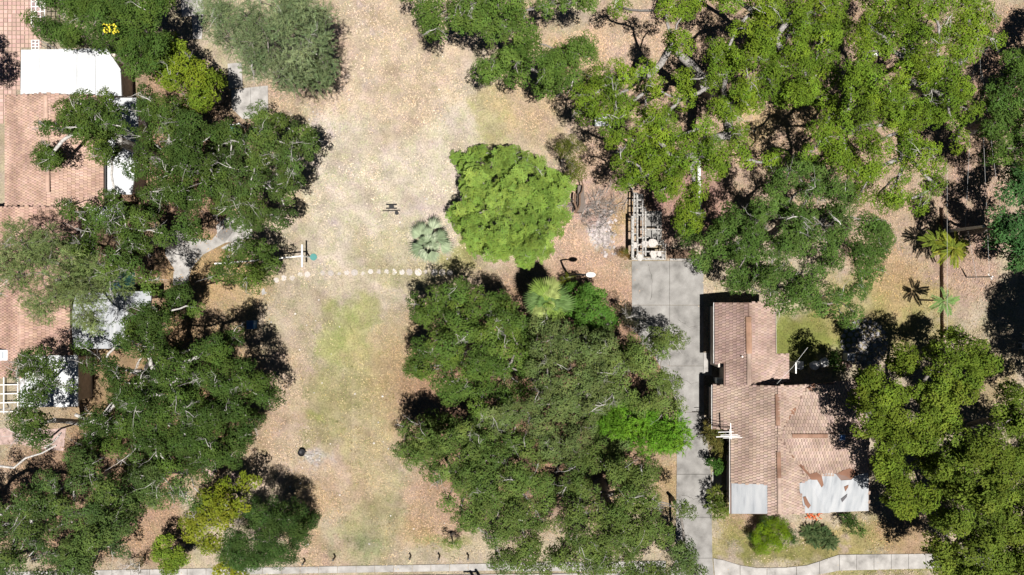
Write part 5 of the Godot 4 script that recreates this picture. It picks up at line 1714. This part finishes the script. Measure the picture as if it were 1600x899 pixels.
	# blue bin and shed on the left
	var bn := thing("blue_bin", "small blue lidded bin in tree shade at the lawn edge", "bin", at(397, 507))
	b = MB.new(); b.box(Vector3(0, 0.4, 0), Vector3(0.5, 0.8, 0.62), Basis.IDENTITY, 0.03)
	put("body", b.mesh(), M.blue, bn)
	b = MB.new(); b.tint = Color(1.5, 1.5, 1.5); b.box(Vector3(0, 0.83, 0), Vector3(0.56, 0.06, 0.68), Basis.IDENTITY, 0.02)
	put("lid", b.mesh(), M.blue, bn)
	b = MB.new(); b.tint = Color(9, 5, 4); b.box(Vector3(0, 0.87, -0.22), Vector3(0.4, 0.03, 0.14), Basis.IDENTITY, 0.008)
	put("pale_strip", b.mesh(), M.blue, bn)
	var sh := thing("dark_shed", "dark blue flat topped shed beside the grey flat roof", "shed", at(203, 440))
	b = MB.new(); b.box(Vector3(0, 1.0, 0), Vector3(0.8, 2.0, 1.35))
	put("wall", b.mesh(), M.teal, sh)
	b = MB.new(); b.tint = Color(0.25, 0.28, 0.32); b.box(Vector3(0, 2.05, 0), Vector3(0.9, 0.1, 1.45), Basis.IDENTITY, 0.02)
	put("roof", b.mesh(), M.blue, sh)
	# things on the patio at upper left
	var pl := thing("white_gate", "white two post gate beside the upper left patio", "gate", at(384, 206))
	for p in [[384, 200], [386, 214]]:
		b = MB.new(); var w := at(p[0], p[1]) - pl.position; b.rod(w, w + Vector3.UP * 1.4, 0.06)
		put("post", b.mesh(), M.white, pl)
	b = MB.new(); b.rod(at(384, 200) - pl.position + Vector3.UP * 1.3, at(345, 203) - pl.position + Vector3.UP * 1.3, 0.04)
	put("rail", b.mesh(), M.white, pl)
	var gt := thing("teal_tank", "pale teal round topped tank in shade by the white gate", "tank", at(370, 210))
	b = MB.new(); b.tint = Color(0.6, 0.6, 0.6); b.disc(Vector3.ZERO, 0.45, 1.0, 18)
	put("body", b.mesh(), M.teal, gt)
	# north side of the tan house: stones, condenser, flagstones, tubs
	for q in [[1248, 570, "left"], [1272, 571, "middle"], [1287, 567, "right"]]:
		b = MB.new(); b.disc(Vector3.ZERO, 0.38, 0.22, 9, rng, 0.25)
		var o := put("white_boulder", b.mesh(), M.white)
		o.position = at(q[0], q[1])
		tag(o, "low white boulder north of the tan house, %s of three" % q[2], "boulder")
	var ac := thing("ground_condenser", "square grey condenser unit beside the dark flagstone circle", "air conditioner", at(1322, 557))
	b = MB.new(); b.tint = Color(0.42, 0.44, 0.48); b.box(Vector3(0, 0.4, 0), Vector3(0.55, 0.8, 0.55), Basis.IDENTITY, 0.03)
	put("casing", b.mesh(), M.paint, ac)
	b = MB.new(); b.tint = Color(0.1, 0.1, 0.1)
	for k in 12:
		var a := TAU * k / 12
		b.rod(Vector3(0, 0.815, 0), Vector3(cos(a) * 0.22, 0.815, sin(a) * 0.22), 0.01, 4)
	put("fan_guard", b.mesh(), M.paint, ac)
	for q in [[1316, 568], [1326, 571], [1320, 576]]:
		b = MB.new(); b.tint = Color(0.62, 0.42, 0.36)
		b.disc(Vector3.ZERO, 0.17, 0.32, 12)
		var o := put("plant_pot", b.mesh(), M.paint)
		o.position = at(q[0], q[1])
		tag(o, {1316: "leftmost pale clay pot by the ground condenser", 1326: "rightmost pale clay pot by the ground condenser", 1320: "lowest pale clay pot nearest the tan house wall"}[q[0]], "plant pot")
	var fl := thing("flagstone_circle", "round grey flagstone patch in deep tree shade", "paving", at(1350, 535))
	for ringn in 5:
		for k in ringn * 6 + 1:
			if ringn == 0 and k > 0:
				continue
			var a := TAU * k / maxf(1, ringn * 6) + ringn * 0.4
			var r := ringn * 0.42
			b = MB.new()
			var q := rng.randf_range(0.55, 1.0)
			b.tint = Color(q * 0.72, q * 0.74, q * 0.80)
			b.disc(Vector3(cos(a) * r, 0, sin(a) * r), 0.19, 0.05, 7, rng, 0.2)
			put("flagstone", b.mesh(), M.stone, fl)
	# orange bromeliads under the eave
	b = MB.new()
	for i in 40:
		var d := unit(); d.y = absf(d.y)
		b.tint = Color(0.5, 0.11, 0.04) * rng.randf_range(0.6, 1.3)
		b.leaf(Vector3(rng.randf_range(-0.5, 0.5), 0.1, rng.randf_range(-0.2, 0.2)), d, (Vector3.UP + unit() * 0.4).normalized(), 0.28, 0.08)
	var br := put("orange_plant", b.mesh(), M.leaf)
	br.position = at(1270, 806)
	tag(br, "orange red leafy plant on the ground below the torn roof", "plant")
	# white chair at right edge
	var ch := thing("white_chair", "white garden chair in the shaded yard at right edge", "chair", at(1596, 540))
	b = MB.new(); b.box(Vector3(0, 0.42, 0), Vector3(0.5, 0.04, 0.5), Basis.IDENTITY, 0.01)
	put("seat", b.mesh(), M.white, ch)
	b = MB.new(); b.box(Vector3(0.02, 0.7, 0.26), Vector3(0.5, 0.5, 0.04), Basis(Vector3.RIGHT, 0.15), 0.01)
	put("backrest", b.mesh(), M.white, ch)
	for x in [-0.24, 0.24]:
		b = MB.new(); b.rod(Vector3(x, 0.64, -0.25), Vector3(x, 0.64, 0.26), 0.03)
		put("armrest", b.mesh(), M.white, ch)
		for z in [-0.22, 0.22]:
			b = MB.new(); b.rod(Vector3(x, 0, z), Vector3(x, 0.64, z), 0.025)
			put("leg", b.mesh(), M.white, ch)
	# board fence on the right
	var fn := thing("board_fence", "thin low weathered board fence dividing the right side yards", "fence", at(1466, 430))
	b = MB.new(); b.box(Vector3(0.02, 0.20, 0), Vector3(0.02, 0.40, 0.135), Basis.IDENTITY)
	var plank := b.mesh()
	var a0 := at(1468, 326) - fn.position
	var a1 := at(1470, 556) - fn.position
	var n := int(a0.distance_to(a1) / 0.145)
	for i in n:
		var o := put("board", plank, M.wood, fn)
		o.position = a0.lerp(a1, (i + 0.5) / n) + Vector3(rng.randf_range(-0.01, 0.01), rng.randf_range(-0.06, 0.03), 0)
		o.rotation = Vector3(rng.randf_range(-0.01, 0.01), rng.randf_range(-0.04, 0.04), 0)
	for hgt in [0.10, 0.31]:
		b = MB.new(); b.box((a0 + a1) / 2 + Vector3(0.045, hgt, 0), Vector3(0.03, 0.07, a0.distance_to(a1)), Basis.IDENTITY, 0.006)
		put("rail", b.mesh(), M.wood, fn)
	for i in 6:
		b = MB.new(); b.box(a0.lerp(a1, i / 5.0) + Vector3(0.09, 0.21, 0), Vector3(0.07, 0.46, 0.07), Basis.IDENTITY, 0.01)
		put("post", b.mesh(), M.wood, fn)
	# white poles and wires
	var pole := thing("white_pole", "thick white pole by the clumping palm carrying overhead wires", "pole", at(1483, 361))
	b = MB.new(); b.tube(PackedVector3Array([Vector3(0, -0.2, 0), Vector3(0.0, 4.0, 0)]), PackedFloat32Array([0.13, 0.09]), 12)
	put("shaft", b.mesh(), M.white, pole)
	pole = thing("white_pole", "thin white pole in the shaded yard below the clumping palm", "pole", at(1510, 433.5))
	b = MB.new(); b.tube(PackedVector3Array([Vector3(0, -0.2, 0), Vector3(0.0, 3.0, 0)]), PackedFloat32Array([0.06, 0.05]), 10)
	put("shaft", b.mesh(), M.white, pole)
	b = MB.new(); b.rod(Vector3(-0.15, 2.7, -0.22), Vector3(0.1, 2.8, 0.2), 0.03)
	put("bracket", b.mesh(), M.white, pole)
	var ends := [[1480, 258, 1480, 540, 4.0, "leftmost pale wire crossing the right side yard"], [1521, 110, 1508, 360, 4.6, "pale wire from oak crown down to the thick white pole"], [1530, 60, 1546, 432, 6.0, "pale wire running past the end of the thick white pole"], [1534, 112, 1570, 380, 6.2, "rightmost slanting wire above the dark side yard"], [1512, 360, 1526, 434, 4.0, "short slack wire between the two white poles"]]
	for e in ends:
		b = MB.new()
		b.tint = Color(0.40, 0.40, 0.40)
		var p := PackedVector3Array()
		var w := PackedFloat32Array()
		for k in 9:
			var u := k / 8.0
			p.append(at(lerpf(e[0], e[2], u), lerpf(e[1], e[3], u), e[4] - 1.2 * u * (1 - u)))
			w.append(0.008)
		b.tube(p, w, 5)
		tag(put("wire", b.mesh(), M.paint), e[5], "wire", "overhead wires")
	b = MB.new(); b.tint = Color(0.6, 0.6, 0.6)
	b.tube(PackedVector3Array([at(1211, 603, 3.9), at(1240, 572, 3.7), at(1262, 543, 4.2)]), PackedFloat32Array([0.009, 0.009, 0.009]), 5)
	tag(put("wire", b.mesh(), M.paint), "pale service wire slanting up from the tan roof corner", "wire")
	# fallen limbs in the left grove
	var fallen := [[[-4, 728, 22, 731, 40, 716, 66, 708, 88, 696], 0.09, "long white dead limb over dark shade at left edge"], [[118, 648, 132, 654, 146, 660, 160, 662], 0.13, "thick pale fallen limb below the white porch roof"], [[70, 700, 84, 690, 96, 676], 0.07, "short pale limb crossing the pink brick path"]]
	for q in fallen:
		b = MB.new()
		var p := PackedVector3Array()
		var w := PackedFloat32Array()
		for i in range(0, q[0].size(), 2):
			p.append(at(q[0][i], q[0][i + 1], 5.0))
			w.append(q[1] * (1.0 - 0.5 * i / q[0].size()))
		b.tube(p, w, 8)
		tag(put("dead_limb", b.mesh(), M.pale_bark), q[2], "limb")

func frame_ruin() -> void:
	var fr := thing("timber_frame_ruin", "ruined white timber frame of crossing beams at the driveway head", "ruin", at(1012, 355))
	var hgt := 1.5
	for q in [[988.5, 338, 988.5, 405, 0.26], [991, 302, 990, 338, 0.12], [995.5, 302, 996, 405, 0.16], [1004, 313, 1004.5, 405, 0.13], [1008.3, 326, 1008.6, 400, 0.16], [1036, 375, 1036, 389, 0.10], [1027, 334, 1028, 380, 0.08], [1039.5, 383, 1039, 405, 0.07]]:
		var b := MB.new()
		var a := at(q[0], q[1], hgt) - fr.position
		var d := at(q[2], q[3], hgt) - fr.position
		b.box((a + d) / 2, Vector3(q[4] * 0.8, 0.12, a.distance_to(d)), Basis(Vector3.UP, atan2(d.x - a.x, d.z - a.z)), 0.012)
		put("long_beam", b.mesh(), M.old_paint, fr)
	for q in [[989, 302, 997, 302, 0.09], [987.5, 313, 1004, 313, 0.14], [989, 325, 1008, 325, 0.12], [988, 336, 1018, 336, 0.13], [1000, 358.8, 1034, 358.8, 0.15], [997, 372, 1013, 371, 0.12], [989, 382.6, 1041, 382, 0.12], [996, 393.5, 1040, 393.5, 0.12], [987, 404.8, 1040, 404.8, 0.2], [988, 348, 996, 348, 0.1], [988, 366, 997, 365, 0.1]]:
		var b := MB.new()
		var a := at(q[0], q[1], hgt - 0.13) - fr.position
		var d := at(q[2], q[3], hgt - 0.13) - fr.position
		b.box((a + d) / 2, Vector3(q[4] * 0.8, 0.12, a.distance_to(d)), Basis(Vector3.UP, atan2(d.x - a.x, d.z - a.z)), 0.012)
		put("crossbeam", b.mesh(), M.old_paint, fr)
	for q in [[988.5, 404], [1008, 404], [1039, 404], [988.5, 338], [1008.5, 336], [1004, 314], [995, 303], [1033, 359]]:
		var b := MB.new()
		var p := at(q[0], q[1], hgt - 0.2) - fr.position
		b.box(Vector3(p.x, (hgt - 0.2) / 2, p.z), Vector3(0.14, hgt - 0.2, 0.14), Basis.IDENTITY, 0.01)
		put("post", b.mesh(), M.old_paint, fr)
	# fallen plaster lying on the beams
	for q in [[1019, 381, 0.36], [1021, 398, 0.34], [1007, 381, 0.26], [993, 384, 0.24], [1000, 402, 0.3], [1029, 397, 0.22]]:
		var b := MB.new()
		b.disc(Vector3.ZERO, q[2], 0.10, 9, rng, 0.3)
		var o := put("plaster_chunk", b.mesh(), M.stone, fr)
		o.position = at(q[0], q[1], hgt - 0.05) - fr.position
	# floor under it
	paving("grey_floor", [[990, 303, 1006, 303, 1006, 345, 990, 345], [1008, 330, 1034, 330, 1034, 356, 1008, 356], [1008, 358, 1034, 358, 1034, 380, 1008, 380], [1016, 398, 1040, 396, 1040, 406, 1016, 406]], 0.05, M.concrete)
	var pad := paving("maroon_pad", [[1042, 390, 1086, 390, 1086, 404, 1042, 404]], 0.05, M.wood)
	pad.set_meta("label", "dark maroon pad beside the head of the driveway")
	paving("threshold", [[1046, 404.5, 1110, 405, 1110, 408, 1046, 407.5]], 0.10, M.pale_concrete)
